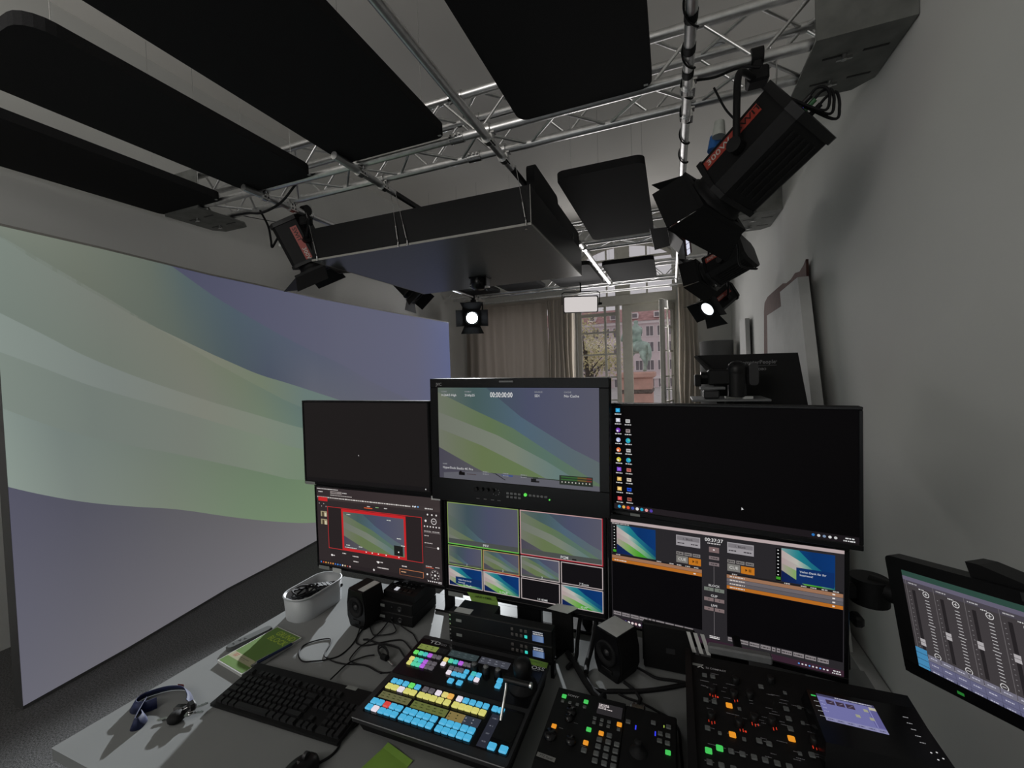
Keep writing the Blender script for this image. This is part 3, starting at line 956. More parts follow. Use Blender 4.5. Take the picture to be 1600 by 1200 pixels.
# ================================================================== SUSPENDED BOX
BX0, BX1, BY0, BY1, BZ0, BZ1 = -2.70, -.835, 2.61, 4.25, 2.605, 2.862
t = thing('suspended_box', 'flat black box hung on wires beneath the silver truss', 'box', ((BX0 + BX1) / 2, (BY0 + BY1) / 2, BZ0))
part('bottom_panel', MB().box(BX0, BX1, BY0, BY1, BZ0, BZ0 + .012), M_LAMGREY, t)
gl_ = mat('black_laminate', (.012, .012, .013), .3, var=.1, scale=20)
part('side_panel', MB().box(BX0, BX1, BY0, BY0 + .016, BZ0 + .012, BZ1), M_MATTE, t)
part('side_panel', MB().box(BX0, BX1, BY1 - .016, BY1, BZ0 + .012, BZ1), gl_, t)
part('side_panel', MB().box(BX0, BX0 + .016, BY0 + .016, BY1 - .016, BZ0 + .012, BZ1), gl_, t)
part('side_panel', MB().box(BX1 - .016, BX1, BY0 + .016, BY1 - .016, BZ0 + .012, BZ1), gl_, t)
part('top_panel', MB().box(BX0 + .016, BX1 - .016, BY0 + .016, BY1 - .016, BZ1 - .03, BZ1 - .014), M_MATTE, t)
b = MB(); b.box(BX0 - .003, BX1 + .003, BY0 - .004, BY0, BZ0 - .002, BZ0 + .013); b.box(BX1, BX1 + .004, BY0, BY1, BZ0 - .002, BZ0 + .011)
b.box(BX1, BX1 + .004, BY0 - .004, BY0, BZ0 + .011, BZ1); b.box(BX0 - .004, BX0, BY0, BY1, BZ0 - .002, BZ0 + .011)
part('edge_trim', b, M_TRIM, t)
for x, dx, top in ((-.865, -.06, 3.0), (-1.86, -.05, 3.0), (-1.78, -.09, 3.0), (-2.64, -.10, 3.0)):
    w = MB()
    w.tube([(x, BY0 - .008, BZ0 + .02), (x + dx, BY0 - .005, top)], .0022, 5)
    w.tube([(x + dx * .10, BY0 - .008, BZ0 + .05), (x + dx * .34, BY0 - .008, BZ0 + .15)], .006, 6)
    w.tube([(x, BY0 - .01, BZ0 - .006), (x, BY0 - .01, BZ0 + .03)], .007, 6)
    part('hanging_wire', w, M_CHROME, t)
for x in (-.9, -2.6):
    part('hanging_wire', MB().tube([(x, BY1 - .05, BZ0), (x, BY1 - .05, 3.03)], .002, 5), M_CHROME, t)
for x in (BX0 + .05, BX1 - .05):
    part('bolt', MB().cyl((x, BY0 + .05, BZ0 - .008), (x, BY0 + .05, BZ0), .01, 8), M_CHROME, t)
# little tracking camera under the box
t = thing('tracking_camera', 'small black cylindrical camera fixed under the suspended box', 'camera', (-1.765, 3.80, BZ0))
b = MB(); b.box(-1.86, -1.67, 3.74, 3.86, BZ0 - .012, BZ0)
part('mounting_plate', b, M_MATTE, t)
part('body', MB().lathe([(.0, BZ0 - .118), (.05, BZ0 - .118), (.075, BZ0 - .10), (.085, BZ0 - .06), (.085, BZ0 - .012)], 18, TR(-1.78, 3.8, 0)), M_GLOSS, t)
b = MB().cyl((-1.865, 3.765, BZ0 - .075), (-1.835, 3.78, BZ0 - .075), .018, 10)
part('lens', b, M_CHROME, t)
part('bracket_arm', MB().box(-1.695, -1.68, 3.76, 3.84, BZ0 - .10, BZ0 - .012), M_MATTE, t)
part('foot_clip', MB().box(-1.70, -1.66, 3.76, 3.80, BZ0 - .112, BZ0 - .096, .003), M_CHROME, t)

# ================================================================== SPOTLIGHTS
def spotlight(label, c, fwd, hang, k=1.0, lit=None, doors=(38, 38, 40, 40), roll=0, plate=True, group=None):
    """box-bodied studio spotlight in a yoke: c body centre, fwd aim, hang = (pipe x, y, z) point it hangs from"""
    t = thing('studio_spotlight', label, 'spotlight', c, group)
    M = aimed(c, fwd) @ RZ(roll) @ Matrix.Scale(k, 4)
    hw = .145
    octo = [(hw, -.10), (hw, .10), (.10, hw), (-.10, hw), (-hw, .10), (-hw, -.10), (-.10, -hw), (.10, -hw)]
    body = part('housing', MB(M).prism(octo, -.20, .165), M_MATTE, t)
    part('end_cap', MB(M).prism([(x * 1.06, y * 1.06) for x, y in octo], -.225, -.19), M_BLACK, t)
    part('front_collar', MB(M).prism([(x * 1.05, y * 1.05) for x, y in octo], .155, .18), M_BLACK, t)
    part('front_barrel', MB(M).lathe([(.125, .18), (.128, .19), (.128, .215), (.14, .22), (.14, .262), (.125, .265), (.12, .25)], 24), M_MATTE, t)
    lens_m = emat('lit_lens_' + str(lit[0]), lit[1], lit[0]) if lit else mat('dark_lens', (.05, .055, .06), .12, var=.05, scale=20)
    part('lens', MB(M).lathe([(.0, .262), (.06, .258), (.121, .246)], 24), lens_m, t)
    fr = MB(M)
    for x0, x1, y0, y1 in ((-.15, .15, .115, .15), (-.15, .15, -.15, -.115), (-.15, -.115, -.115, .115), (.115, .15, -.115, .115)): fr.box(x0, x1, y0, y1, .235, .262)
    part('door_frame', fr, M_MATTE, t)
    for i in range(4):
        R = M @ RZ(90 * i)
        an = math.radians(doors[i])
        w0, w1, L = (.148, .21, .15) if i % 2 == 0 else (.146, .15, .16)
        y0, z0 = .148, .258
        y1, z1 = y0 + L * math.sin(an), z0 + L * math.cos(an)
        n = V((0, math.cos(an), -math.sin(an))) * .004
        vv = [V((-w0, y0, z0)), V((w0, y0, z0)), V((w1, y1, z1)), V((-w1, y1, z1))]
        vv += [p + n for p in vv]
        part('barn_door', MB(R).add_ret(vv, [(0, 1, 2, 3), (7, 6, 5, 4), (0, 4, 5, 1), (1, 5, 6, 2), (2, 6, 7, 3), (3, 7, 4, 0)]), M_MATTE, t)
    # ribs
    rib = MB(Matrix.Scale(k, 4)).box(-.004, .004, 0, .006, -.16, .12).mesh('cooling_rib', M_BLACK)
    for i in range(5):
        piece('cooling_rib', rib, t, aimed(c, fwd) @ RZ(roll) @ TR((-.07 + .035 * i) * k, -(hw + .005) * k, 0))
    if plate:
        for s in (1, -1):
            b = MB(M)
            x = s * (hw + .002)
            b.box(min(x, x - s * .004), max(x, x - s * .004), .018, .078, -.14, .15)
            st_ = part('name_strip', b, M_RED, t)
            Mx = M @ frame((x + s * .0008, .048, 0.005), (0, 0, -s), (0, 1, 0), (s, 0, 0))
            cv = Canvas(Mx, .29, .06, 29)
            cv.text('300W', 1.2 if s > 0 else 19, 4.6, 3.6, (196, 192, 186)); cv.text('SWIT', 18 if s > 0 else 1.2, 4.6, 3.6, (26, 14, 12))
            part('lettering', cv, M_PRINT, st_)
    # yoke in the plane of the pivots
    side = V((0, 0, 1)).cross(V(fwd)).normalized()
    H = V(hang); c_ = V(c)
    a = c_ + side * .185 * k; d = c_ - side * .185 * k
    up = (H - V((0, 0, .10 * k)) - c_)
    pts = [a, a + up * .55, a + up * .85 - side * .01, a + up * .97 - side * .05 * k, c_ + up, d + up * .97 + side * .05 * k, d + up * .85 + side * .01, d + up * .55, d]
    part('yoke', MB().tube(spline(pts, 5), .013 * k + .002, 8), M_MATTE, t)
    for p in (a, d): part('yoke_knob', MB().cyl(p - side * .03 * k, p + side * .028 * k, .032 * k, 12), M_BLACK, t)
    b = MB(); top = c_ + up
    b.box(top.x - .045 * k, top.x + .045 * k, top.y - .04 * k, top.y + .04 * k, top.z - .02, top.z + .05, .01)
    b.box(H.x - .02, H.x + .02, H.y - .03, H.y + .03, top.z + .03, H.z + .03, .006)
    b.cyl((H.x - .025, H.y, H.z + .005), (H.x + .025, H.y, H.z + .005), .042, 14)
    part('pipe_clamp', b, M_MATTE, t)
    part('safety_wire', MB().tube(spline([H + V((.05, 0, .05)), H + V((.08, 0, -.06)), c_ + V((.06, 0, .14 * k)), c_ + V((.02, .02, .10 * k))], 5), .003, 5), M_CHROME, t)
    return t, M
def add_ret(self, vv, ff):
    self.add(vv, ff); return self
MB.add_ret = add_ret

s1, S1M = spotlight('large black studio spotlight with red strip hung from the nearest truss', (.385, 2.235, 2.60), (-.69, .46, -.53), (.40, 2.28, 3.07), 1.0, None, (30, 26, 2, 24), 20)
# power plugs, leads and status lights of the large spotlight
pc = S1M @ V((-.13, .06, .0))
part('power_plug', MB(S1M).cyl((.10, .155, .10), (.10, .215, .06), .028, 12), M_BLUEPLUG, s1, 'blue power plug')
part('power_socket', MB(S1M).cyl((.135, .15, .04), (.15, .205, .0), .030, 12, r2=.022), M_WHITEPLUG, s1, 'white power plug')
for nm, x, m in (('status_light', .035, emat('led_red', (230, 20, 20), 1)), ('status_light', -.03, emat('led_blue', (90, 80, 220), 1))):
    part(nm, MB(S1M).box(x - .008, x + .008, .03, .046, -.228, -.2245), m, s1)
for i, x in enumerate((-.05, -.01, .02)):
    a = S1M @ V((x, .0, -.225)); d = (S1M.to_3x3() @ V((0, 0, -1)))
    q = [a, a + d * .03, a + d * .05 + V((.015, 0, .02)), a + d * .05 + V((.05, 0, .03 - .01 * i)), a + d * .02 + V((.085, 0, -.01)), a + d * .01 + V((.07, 0, -.045)), S1M @ V((.08, .02, -.22))]
    single('lead_cable', MB().tube(spline(q, 6), .006, 6), M_CABLE, ('black lead looping out behind the large spotlight, lowest loop', 'black lead looping out behind the large spotlight, middle loop', 'black lead looping out behind the large spotlight, topmost loop')[i], 'cable')
    part('connector', MB().cyl(a, a + d * .045, .011, 8), (M_CABLE, mat('green_connector', (.05, .18, .07), .5), M_BLACK)[i], s1)

s2, _ = spotlight('black studio spotlight on the cable-wound pipe above a lit one', (.47, 4.08, 2.535), (-.68, .36, -.30), (.44, 4.30, 3.068), .84, None, (30, 26, 4, 26), 20)
s3, _ = spotlight('lit studio spotlight with open flaps lowest beside the window', (.48, 5.0, 2.35), (-.62, -.50, -.54), (.48, 4.98, 3.07), .72, (2.2, (225, 232, 240)), (14, 80, 85, 80), 5)
lamp('lamp_low_spotlight', 'SPOT', (.31, 4.83, 2.22), (-1.9, 3.4, .3), 22, (1, .98, .95), spot_size=1.4, spot_blend=.6, shadow_soft_size=.08)
s4, _ = spotlight('black studio spotlight hung over the video wall, red strip showing', (-3.0, 2.80, 2.83), (.22, .34, -.86), (-2.80, 2.66, 3.04), .95, None, (40, 40, 60, 40), 35)
part('power_plug', MB().cyl((-3.10, 2.70, 2.92), (-3.15, 2.68, 2.90), .026, 12), M_BLUEPLUG, s4, 'blue power plug')
part('power_socket', MB().cyl((-3.10, 2.72, 2.85), (-3.15, 2.70, 2.81), .026, 12), M_WHITEPLUG, s4, 'white power plug')
s5, _ = spotlight('small black spotlight half hidden behind the suspended box', (-3.30, 4.75, 2.88), (.55, .1, -.6), (-3.30, 4.75, 3.04), .85, None, (45, 40, 45, 40), 0, False)
s6, _ = spotlight('far spotlight shining brightly in front of the beige curtain', (-3.34, 6.78, 2.66), (.44, -.87, -.17), (-3.30, 6.78, 3.02), .95, (30.0, (235, 245, 255)), (62, 62, 62, 62), 0, False)
lamp('lamp_far_spotlight', 'SPOT', (-3.20, 6.50, 2.62), (-1.62, .8, .74), 3200, (.93, .97, 1), spot_size=.52, spot_blend=.5, shadow_soft_size=.05)

t = thing('cross_bar', 'short silver bar clamped across the cable-wound pipe above the spotlights', 'pipe', (.33, 4.30, 3.068))
part('tube', MB().cyl((.02, 4.30, 3.068), (.62, 4.30, 3.068), .022, 12), M_ALU, t)
part('end_cap', MB().cyl((.62, 4.30, 3.068), (.63, 4.30, 3.068), .023, 12), M_BLACK, t)
# red-edged panel lamp seen edge-on above the two spotlights
pm = aimed((.10, 4.30, 2.84), (-.75, -.1, -.55)) @ RZ(20)
t = thing('panel_lamp', 'flat studio lamp with reddish sides and small lit slots', 'lamp', (.10, 4.3, 2.84))
part('housing', MB(pm).box(-.16, .16, -.10, .10, -.05, .03, .012), mat('dark_red_metal', (.10, .022, .018), .45, var=.1, scale=30), t)
part('front_frame', MB(pm).box(-.17, .17, -.11, .11, .03, .045, .004), M_MATTE, t)
for i in range(3): part('lit_slot', MB(pm).box(-.13 + .1 * i, -.05 + .1 * i, -.106, -.100, -.02, .01), emat('cool_white_slot', (215, 218, 235), 1), t)
for sy in (-1, 1):
    an = math.radians(35)
    b = MB(pm); vv = [V((-.16, sy * .11, .045)), V((.16, sy * .11, .045)), V((.19, sy * (.11 + .15 * math.sin(an)), .045 + .15 * math.cos(an))), V((-.19, sy * (.11 + .15 * math.sin(an)), .045 + .15 * math.cos(an)))]
    vv += [p + V((0, sy * .004, 0)) for p in vv]
    b.add(vv, [(0, 1, 2, 3), (7, 6, 5, 4), (0, 4, 5, 1), (1, 5, 6, 2), (2, 6, 7, 3), (3, 7, 4, 0)])
    part('flap', b, M_DARKGREY, t)
part('hook', MB().tube([(.10, 4.3, 2.88), (.10, 4.3, 2.99)], .012, 8), M_MATTE, t)

# soft panel light
pm = aimed((-1.36, 6.75, 2.71), (.14, -.96, -.22)) @ RZ(-2)
t = thing('soft_panel_light', 'glowing white rectangular panel light hung before the curtains', 'lamp', (-1.36, 6.75, 2.71))
part('housing', MB(pm).box(-.28, .28, -.135, .135, -.05, .0, .015), M_DARKGREY, t)
part('diffuser', MB(pm).prism(rrect(-.262, .262, -.12, .12, .02), .0, .008), emat('lit_diffuser', (206, 200, 198), 1.0, True), t)
part('yoke', MB(pm).tube([(-.30, 0, -.02), (-.30, .18, -.02), (-.26, .20, -.02), (.26, .20, -.02), (.30, .18, -.02), (.30, 0, -.02)], .008, 8), M_MATTE, t)
part('knob', MB(pm).cyl((.285, 0, -.02), (.34, 0, -.02), .03, 10, r2=.02), M_MATTE, t)
top = pm @ V((0, .20, -.02))
part('hanger', MB().tube([top, (top.x, top.y, 3.06)], .012, 8), M_MATTE, t)
lamp('lamp_soft_panel', 'AREA', tuple(pm @ V((0, 0, .02))), tuple(pm @ V((0, 0, 2))), 8, (1, .97, .94), shape='RECTANGLE', size=.5, size_y=.22)

# loose rig cables
def cable(label, pts, r=.006, k=6, m=M_CABLE):
    return single('cable', MB().tube(spline(pts, k), r, 6), m, label, 'cable')
cable('black cable sagging in a loop below the truss over the video wall', [(-2.50, 2.30, 3.06), (-2.75, 2.38, 3.00), (-3.0, 2.42, 2.98), (-3.2, 2.45, 3.02), (-3.42, 2.47, 3.04)], .009)
cable('black cable dropping from the truss to the blue power plug', [(-3.02, 2.42, 3.0), (-3.10, 2.55, 2.93), (-3.16, 2.62, 2.84), (-3.20, 2.66, 2.80), (-3.17, 2.68, 2.86), (-3.14, 2.69, 2.905)], .009)
cable('thin black wire strung between spotlight and truss over the video wall', [(-2.98, 2.78, 2.99), (-3.08, 2.66, 2.99), (-3.24, 2.56, 3.02), (-3.36, 2.52, 3.05)], .003)
cable('twin black lead hanging down beside the large spotlight', [(.38, 3.3, 2.66), (.45, 3.35, 2.5), (.50, 3.6, 2.40), (.66, 3.9, 2.42), (.60, 4.0, 2.45)], .008)
cable('thin black lead running along the truss to the large spotlight', [(.14, 2.24, 3.02), (.22, 2.22, 3.0), (.32, 2.23, 3.02), (.40, 2.20, 2.98)], .006)
cable('slack black lead drooping behind the yoke of the large spotlight', [(.22, 2.30, 3.0), (.28, 2.32, 2.88), (.36, 2.33, 2.80), (.44, 2.34, 2.82)], .005)
for dx in (-.52, -.28):
    pass
sm = thing('smoke_detector', 'small round white smoke detector on the ceiling behind the large spotlight', 'smoke detector', (.42, 4.0, ZC))
part('base', MB().lathe([(.055, ZC - .025), (.06, ZC)], 16, TR(.42, 4.0, 0)), M_WHITE, sm)
part('sensor_head', MB().lathe([(.0, ZC - .055), (.03, ZC - .055), (.045, ZC - .027)], 16, TR(.42, 4.0, 0)), M_WHITE, sm)
# ================================================================== DESK
DZ = .74
dk = thing('desk', 'wide pale grey control desk carrying the monitors', 'desk', (-.45, 1.0, 0))
top = [(-1.487, .53), (.505, .53), (.505, 1.475), (-1.428, 1.475)]
part('desk_top', MB().prism(top, DZ - .002, DZ), M_DESK, dk)
part('edge_band', MB().prism([(-1.486, .531), (.504, .531), (.504, 1.474), (-1.427, 1.474)], DZ - .03, DZ - .002), M_DESKEDGE, dk)
for x in (-1.25, .40):
    part('leg', MB().box(x - .04, x + .04, .97, 1.05, .03, DZ - .03, .006), M_DARKGREY, dk)
    part('foot', MB().box(x - .04, x + .04, .62, 1.40, 0, .03, .008), M_DARKGREY, dk)
part('crossbar', MB().box(-1.21, .38, 1.0, 1.03, .64, .70), M_DARKGREY, dk)

sd = thing('side_table', 'second pale table pushed against the back of the control desk', 'table', (-.2, 1.75, 0))
part('table_top', MB().box(-.93, .50, 1.478, 2.02, DZ - .03, DZ - .003, .003), M_DESK, sd)
for x in (-.86, .43):
    for y in (1.55, 1.95): part('leg', MB().box(x - .025, x + .025, y - .025, y + .025, 0, DZ - .03), M_DARKGREY, sd)

# ================================================================== MONITORS
def monitor(label, p0, p1, z0, z1, h, draw, bez=(.008, .008, .014), thick=.035, tilt=0, sticker=(), name='monitor', group=None, W=160.0):
    """p0, p1: plan points of the front's two lower ends; z0, z1 top heights there; bez: sides, top, bottom"""
    a = V((p0[0], p0[1], z0)); c = V((p1[0], p1[1], z1))
    rx = (c - a).normalized()
    up = V((0, 0, 1)); up = (up - rx * up.dot(rx)).normalized()
    nz = rx.cross(up)
    if tilt:
        Rt = Matrix.Rotation(math.radians(tilt), 3, rx); up = Rt @ up; nz = Rt @ nz
    w = (c - a).length
    ctr = a + rx * (w / 2) - up * (h / 2)
    M = frame(ctr, rx, up, nz)
    t = thing(name, label, 'monitor', tuple(ctr - up * (h / 2)), group)
    bs, bt, bb = bez
    hw, hh = w / 2, h / 2
    part('casing', MB(M).box(-hw, hw, -hh, hh, -thick, -.004, .004), M_CASE, t)
    b = MB(M)
    b.box(-hw, hw, hh - bt, hh, -.005, .0, .0015); b.box(-hw, hw, -hh, -hh + bb, -.005, .0, .0015)
    b.box(-hw, -hw + bs, -hh + bb, hh - bt, -.005, .0, .0015); b.box(hw - bs, hw, -hh + bb, hh - bt, -.005, .0, .0015)
    part('bezel', b, M_GLOSS, t)
    sw, sh = w - 2 * bs, h - bt - bb
    S = M @ TR(0, (bb - bt) / 2, -.0035)
    cv = Canvas(S, sw, sh, W)
    draw(cv)
    part('display', cv, M_SCREEN, t)
    part('rear_box', MB(M).box(-hw * .45, hw * .45, -hh * .5, hh * .5, -thick - .03, -thick, .012), M_BLACK, t)
    for sx, sy, ww, hh_, m in sticker:
        part('label_sticker', MB(M).box(sx * hw, sx * hw + ww, sy * hh - hh_, sy * hh, .0, .0008), m, t)
    return t, M

def cursor(c, x, y, s=1.6, L=30):
    c.poly([(x, y), (x + s * .7, y + s * .75), (x + s * .3, y + s * .75), (x, y + s * 1.05)], (225, 225, 225), L)

def d_blank_left(c):
    c.rect(0, 0, c.W, c.H, (30, 27, 27), 1)
    c.rect(0, c.H - 4, c.W, 4, (24, 22, 23), 2)
    cursor(c, 74, 55)
    c.rect(155, c.H - 2.5, 1.2, 1.2, (200, 200, 200), 3)

def d_red(c):
    H = c.H
    c.rect(0, 0, c.W, H, (48, 41, 42), 1)
    c.rect(0, 0, c.W, 10, (50, 42, 44), 2, (58, 50, 50)); c.rect(0, 9.5, c.W, 4.5, (60, 52, 52), 3)
    c.scribble(1, 1.3, 30, 1.0, (190, 186, 184), 4)
    c.rect(20, 3.4, 16, 3.2, (128, 120, 118), 4); c.scribble(22, 4.4, 8, .9, (60, 56, 56), 5)
    c.scribble(3, 4.6, 6, 1.1, (190, 186, 184), 4); c.scribble(37, 4.2, 6, 1.1, (190, 186, 184), 4)
    c.scribble(20, 7.6, 30, .9, (170, 164, 160), 4)
    c.scribble(1, 10.6, 124, 1.1, (196, 190, 186), 5)
    for i in range(9): c.disc(42 + i * 11, 11.1, .7, (220, 214, 210), 6)
    for i in range(3): c.disc(128 + i * 3, 10.8, .8, ((230, 230, 230), (200, 220, 240), (120, 180, 240))[i], 6)
    c.scribble(142, 11, 9, 1.2, (200, 196, 194), 6)
    c.rect(2.5, 11.0, 13, 4.6, (190, 38, 40), 6)
    for i in range(4): c.rect(3 + 3.2 * (i % 4), 18 + (i % 2) * 3, 1, 1, (180, 170, 170), 4)
    for y in (27, 36):
        c.rect(5, y, 9, 6, (150, 140, 112), 4); c.rect(7, y + 1, 2.5, 5, (70, 60, 44), 5); c.rect(11, y + 2, 2, 4, (206, 198, 170), 5)
    c.rect(66, 17.6, 11, .8, (220, 90, 40), 5)
    for x in (70, 81, 92): c.scribble(x, 15.8, 4, .9, (140, 190, 130) if x == 81 else (200, 196, 194), 5)
    # preview with red borders
    c.rect(15, 21, 123, 46, (40, 34, 35), 3)
    c.box_line(15, 21, 123, 47, .55, (196, 44, 46), 6)
    c.rect(34.5, 22, 84, 45.4, (190, 36, 40), 5)
    c.wave((37, 25, 79, 40), 'cam', 7)
    c.rect(103, 54, 11, 10.5, (28, 30, 28), 9); c.disc(108.6, 60.6, .8, (230, 230, 230), 10)
    for x, y in ((42, 27), (95, 28), (107, 46), (112, 53), (40, 61), (57, 61)): c.scribble(x, y, 5, .9, (210, 214, 206), 10)
    c.scribble(38, 63.6, 16, .8, (210, 214, 206), 10)
    for x in (66, 74, 82, 92, 108): c.rect(x, 65.4, 1.4, 1.2, (230, 224, 220), 10)
    # lower controls
    c.rect(17, 68.6, 120, 16, (44, 38, 39), 3)
    for x, y, w in ((18, 75, 5), (34, 71, 5), (48, 72.4, 8), (49, 78, 7), (80, 74, 8), (81, 80, 14), (112, 74, 6), (52, 84, 6), (93, 86, 6), (63, 84, 8)): c.scribble(x, y, w, 1.1, (206, 198, 196), 5)
    for x, y in ((19, 75.5), (76, 84), (82, 75)): c.disc(x, y, 1.2, (236, 232, 230), 6)
    c.box_line(109, 77.5, 29, 6.4, .5, (196, 120, 80), 6); c.scribble(111, 80, 6, 1, (220, 170, 130), 6)
    # column of controls
    c.rect(139.5, 20, 20.5, 62, (52, 45, 46), 3)
    for x in (145, 150, 155): c.disc(x, 17.5, .9, (220, 216, 214), 5)
    c.disc(152, 24, 3.2, (205, 200, 200), 5, 18, 2.5); c.scribble(150.6, 23.6, 2.6, .7, (205, 200, 200), 5)
    c.disc(142.5, 24, 1.2, (225, 220, 220), 5)
    for i in range(6): c.disc(141 + i * 3.4, 29.6, .8, (220, 215, 214), 5)
    c.scribble(140.5, 34, 8, 1, (170, 164, 162), 5); c.scribble(150, 34, 8, 1, (170, 164, 162), 5); c.rect(140, 35.6, 19, .25, (150, 140, 140), 5)
    c.scribble(140.5, 38.6, 5, 1, (180, 172, 170), 5); c.scribble(140.5, 46, 9, 1, (180, 172, 170), 5)
    c.rect(141, 50.6, 14, .3, (120, 110, 110), 5); c.disc(156, 50.6, 1.2, (236, 232, 230), 6)
    c.rect(141, 71.4, 9, .5, (210, 80, 50), 5); c.scribble(141, 70, 7, .8, (200, 190, 186), 5); c.scribble(152, 70, 5, .8, (200, 190, 186), 5)
    c.disc(151.5, 78.6, 5.4, (150, 140, 138), 5, 22, 5.15); c.disc(151.5, 78.6, 1.1, (230, 226, 224), 6)
    for i in range(8):
        a = PI * i / 4; c.disc(151.5 + 4 * math.cos(a), 78.6 + 4 * math.sin(a), .55, (230, 226, 224), 6)
    c.disc(142.5, 78.6, 1.0, (230, 226, 224), 6); c.rect(142, 84, 1, .6, (200, 196, 194), 6)
    c.rect(0, H - 4.2, c.W, 4.2, (40, 34, 36), 6)
    for i in range(13):
        c.disc(3 + i * 3.4, H - 2.1, .95, ((60, 120, 200), (200, 70, 50), (220, 160, 60), (180, 140, 90), (200, 120, 60), (220, 150, 60), (70, 110, 190), (60, 140, 220), (40, 100, 180), (230, 226, 220), (210, 190, 150), (150, 60, 50), (200, 170, 170))[i], 8)
    for i in range(5): c.rect(143 + i * 2.4, H - 2.6, 1.3, 1.2, (220, 214, 214), 8)
    c.scribble(155, H - 2.8, 4, .7, (220, 214, 214), 8); c.scribble(155, H - 1.6, 4, .7, (220, 214, 214), 8)

def d_main(c):
    c.wave((0, 0, c.W, c.H), 'cam', 1)
    W, H = c.W, c.H
    wh = (188, 188, 190); dim = (140, 142, 146)
    # strip of desk seen by the camera at the foot of the picture
    c.poly([(34, 82), (70, 81.6), (110, 82.6), (160, 86), (160, H), (5, H), (5, 85)], (92, 92, 100), 4)
    c.poly([(0, 80), (24, 82), (34, 82), (5, 85.5), (0, 85.5)], (70, 68, 80), 3)
    c.rect(22, 83.2, 6.6, 3.0, (16, 14, 15), 6); c.disc(24, 83.2, 1.3, (16, 14, 15), 6); c.scribble(31, 84.4, 10, .7, (70, 56, 56), 6)
    c.poly([(67, 82.6), (79, 82.6), (79, 83.8), (69, 83.6)], (54, 76, 134), 6)
    c.poly([(56, 81.4), (62, 82), (72, 87.6), (70.6, 87.6), (61, 82.6)], (42, 42, 48), 6)
    c.rect(88, 82.4, 16, .8, (50, 58, 50), 6); c.rect(99, 83, 26, .7, (44, 54, 44), 6)
    c.rect(97, 83.8, 5, 3.4, (24, 24, 26), 6); c.rect(102, 85.6, 3, 1.6, (40, 38, 40), 6)
    for x in (48, 69, 87): c.scribble(x, 80.8, 6, 1.0, (128, 130, 134), 7); c.scribble(x, 83.0, 6, .9, (128, 130, 134), 7)
    # level meters
    c.rect(124, 78.6, 30, 8.4, (40, 46, 40), 7)
    for y in (79.4, 81.6): c.rect(125.5, y, 15, 1.3, (52, 90, 48), 8); c.rect(140.5, y, 8, 1.3, (100, 84, 44), 8); c.rect(148.5, y, 4.6, 1.3, (110, 52, 44), 8)
    for i in range(9): c.rect(126 + i * 3.1, 84, .9, 1.2, (190, 190, 180), 8)
    c.text('CODEC', 4, 4.6, 1.3, dim, 9); c.text('H.264/5 High', 4, 8.4, 2.2, wh, 9)
    c.text('FORMAT', 30, 4.6, 1.3, dim, 9); c.text('2160p25', 30, 8.4, 2.2, wh, 9)
    c.text('00:00:00:00', 57, 9.0, 4.8, (214, 214, 214), 9, sx=.72)
    c.text('SOURCE', 101.5, 4.6, 1.4, dim, 9); c.text('SDI', 101.5, 8.4, 2.3, wh, 9)
    c.text('CACHE', 129, 4.6, 1.4, dim, 9); c.text('No Cache', 129, 8.4, 2.3, wh, 9)
    c.text('NAME', 4, 76.8, 1.3, dim, 9); c.text('HyperDeck Studio 4K Pro', 4, 80.8, 2.2, wh, 9)

def d_multi(c):
    W, H = c.W, c.H
    c.rect(0, 0, W, H, (10, 10, 11), 1)
    def tile(x, y, w, h, pal, edge, txt, bar=True, th=.8, **k):
        if pal: c.wave((x, y, w, h), pal, 3, **k)
        else: c.rect(x, y, w, h, (18, 16, 19), 3)
        if bar: c.rect(x, y + h * .87, w, h * .13, (72, 76, 74), 5)
        c.box_line(x, y, w, h, th, edge, 6)
        if txt: c.text(txt, x + w * .55, y + h - 1.4, 2.6 if w > 50 else 1.9, (196, 196, 196), 7, .5)
    gr, rd, wt = (128, 150, 84), (150, 32, 44), (176, 164, 164)
    tile(1, 1.5, 78, 43, 'cam', gr, 'PRV', zoom=.9, dx=-.05, dy=-.55)
    tile(80.5, 1.5, 78.5, 43, 'cam', (186, 150, 150), 'PGM', zoom=1.0, dx=0, dy=.02)
    c.rect(158.4, 1.5, .9, 43, rd, 8); c.rect(80.5, 44.2, 78.8, .9, rd, 8); c.rect(1, 43.9, 78, .9, (90, 180, 70), 8)
    c.rect(131, 42, 4, 1.3, (20, 20, 20), 8)
    y2, y3, h2 = 46, 67.6, 20.6
    tile(1, y2, 38.5, h2, 'cam', gr, '1', zoom=.9, dx=-.02, dy=-.5)
    tile(40.5, y2, 38.5, h2, 'cam', (160, 130, 84), '2', dx=.05)
    c.rect(40.5, y2 + h2, 38.5, .8, rd, 8)
    tile(80.5, y2, 38.5, h2, 'cam', wt, '3', dx=.0, dy=.1)
    tile(120.3, y2, 38.7, h2, None, wt, '7 Zoom', False)
    tile(1, y3, 38.5, h2, 'vivid', wt, '12 PlayA', False, zoom=1.0, dy=-.05)
    c.rect(9, y3 + 10.5, 29, 7.4, (16, 44, 92), 5); c.text('Vielen Dank für Ihr', 12, y3 + 14, 1.35, (200, 205, 210), 6); c.text('Interesse!', 12, y3 + 16.6, 1.35, (200, 205, 210), 6)
    tile(40.5, y3, 38.5, h2, 'vivid', wt, '13 PlayB', False, dx=.02)
    tile(80.5, y3, 38.5, h2, None, wt, '14 HDMI', False)
    tile(120.3, y3, 38.7, h2, 'vivid', wt, '15 PC', False, dx=.02)

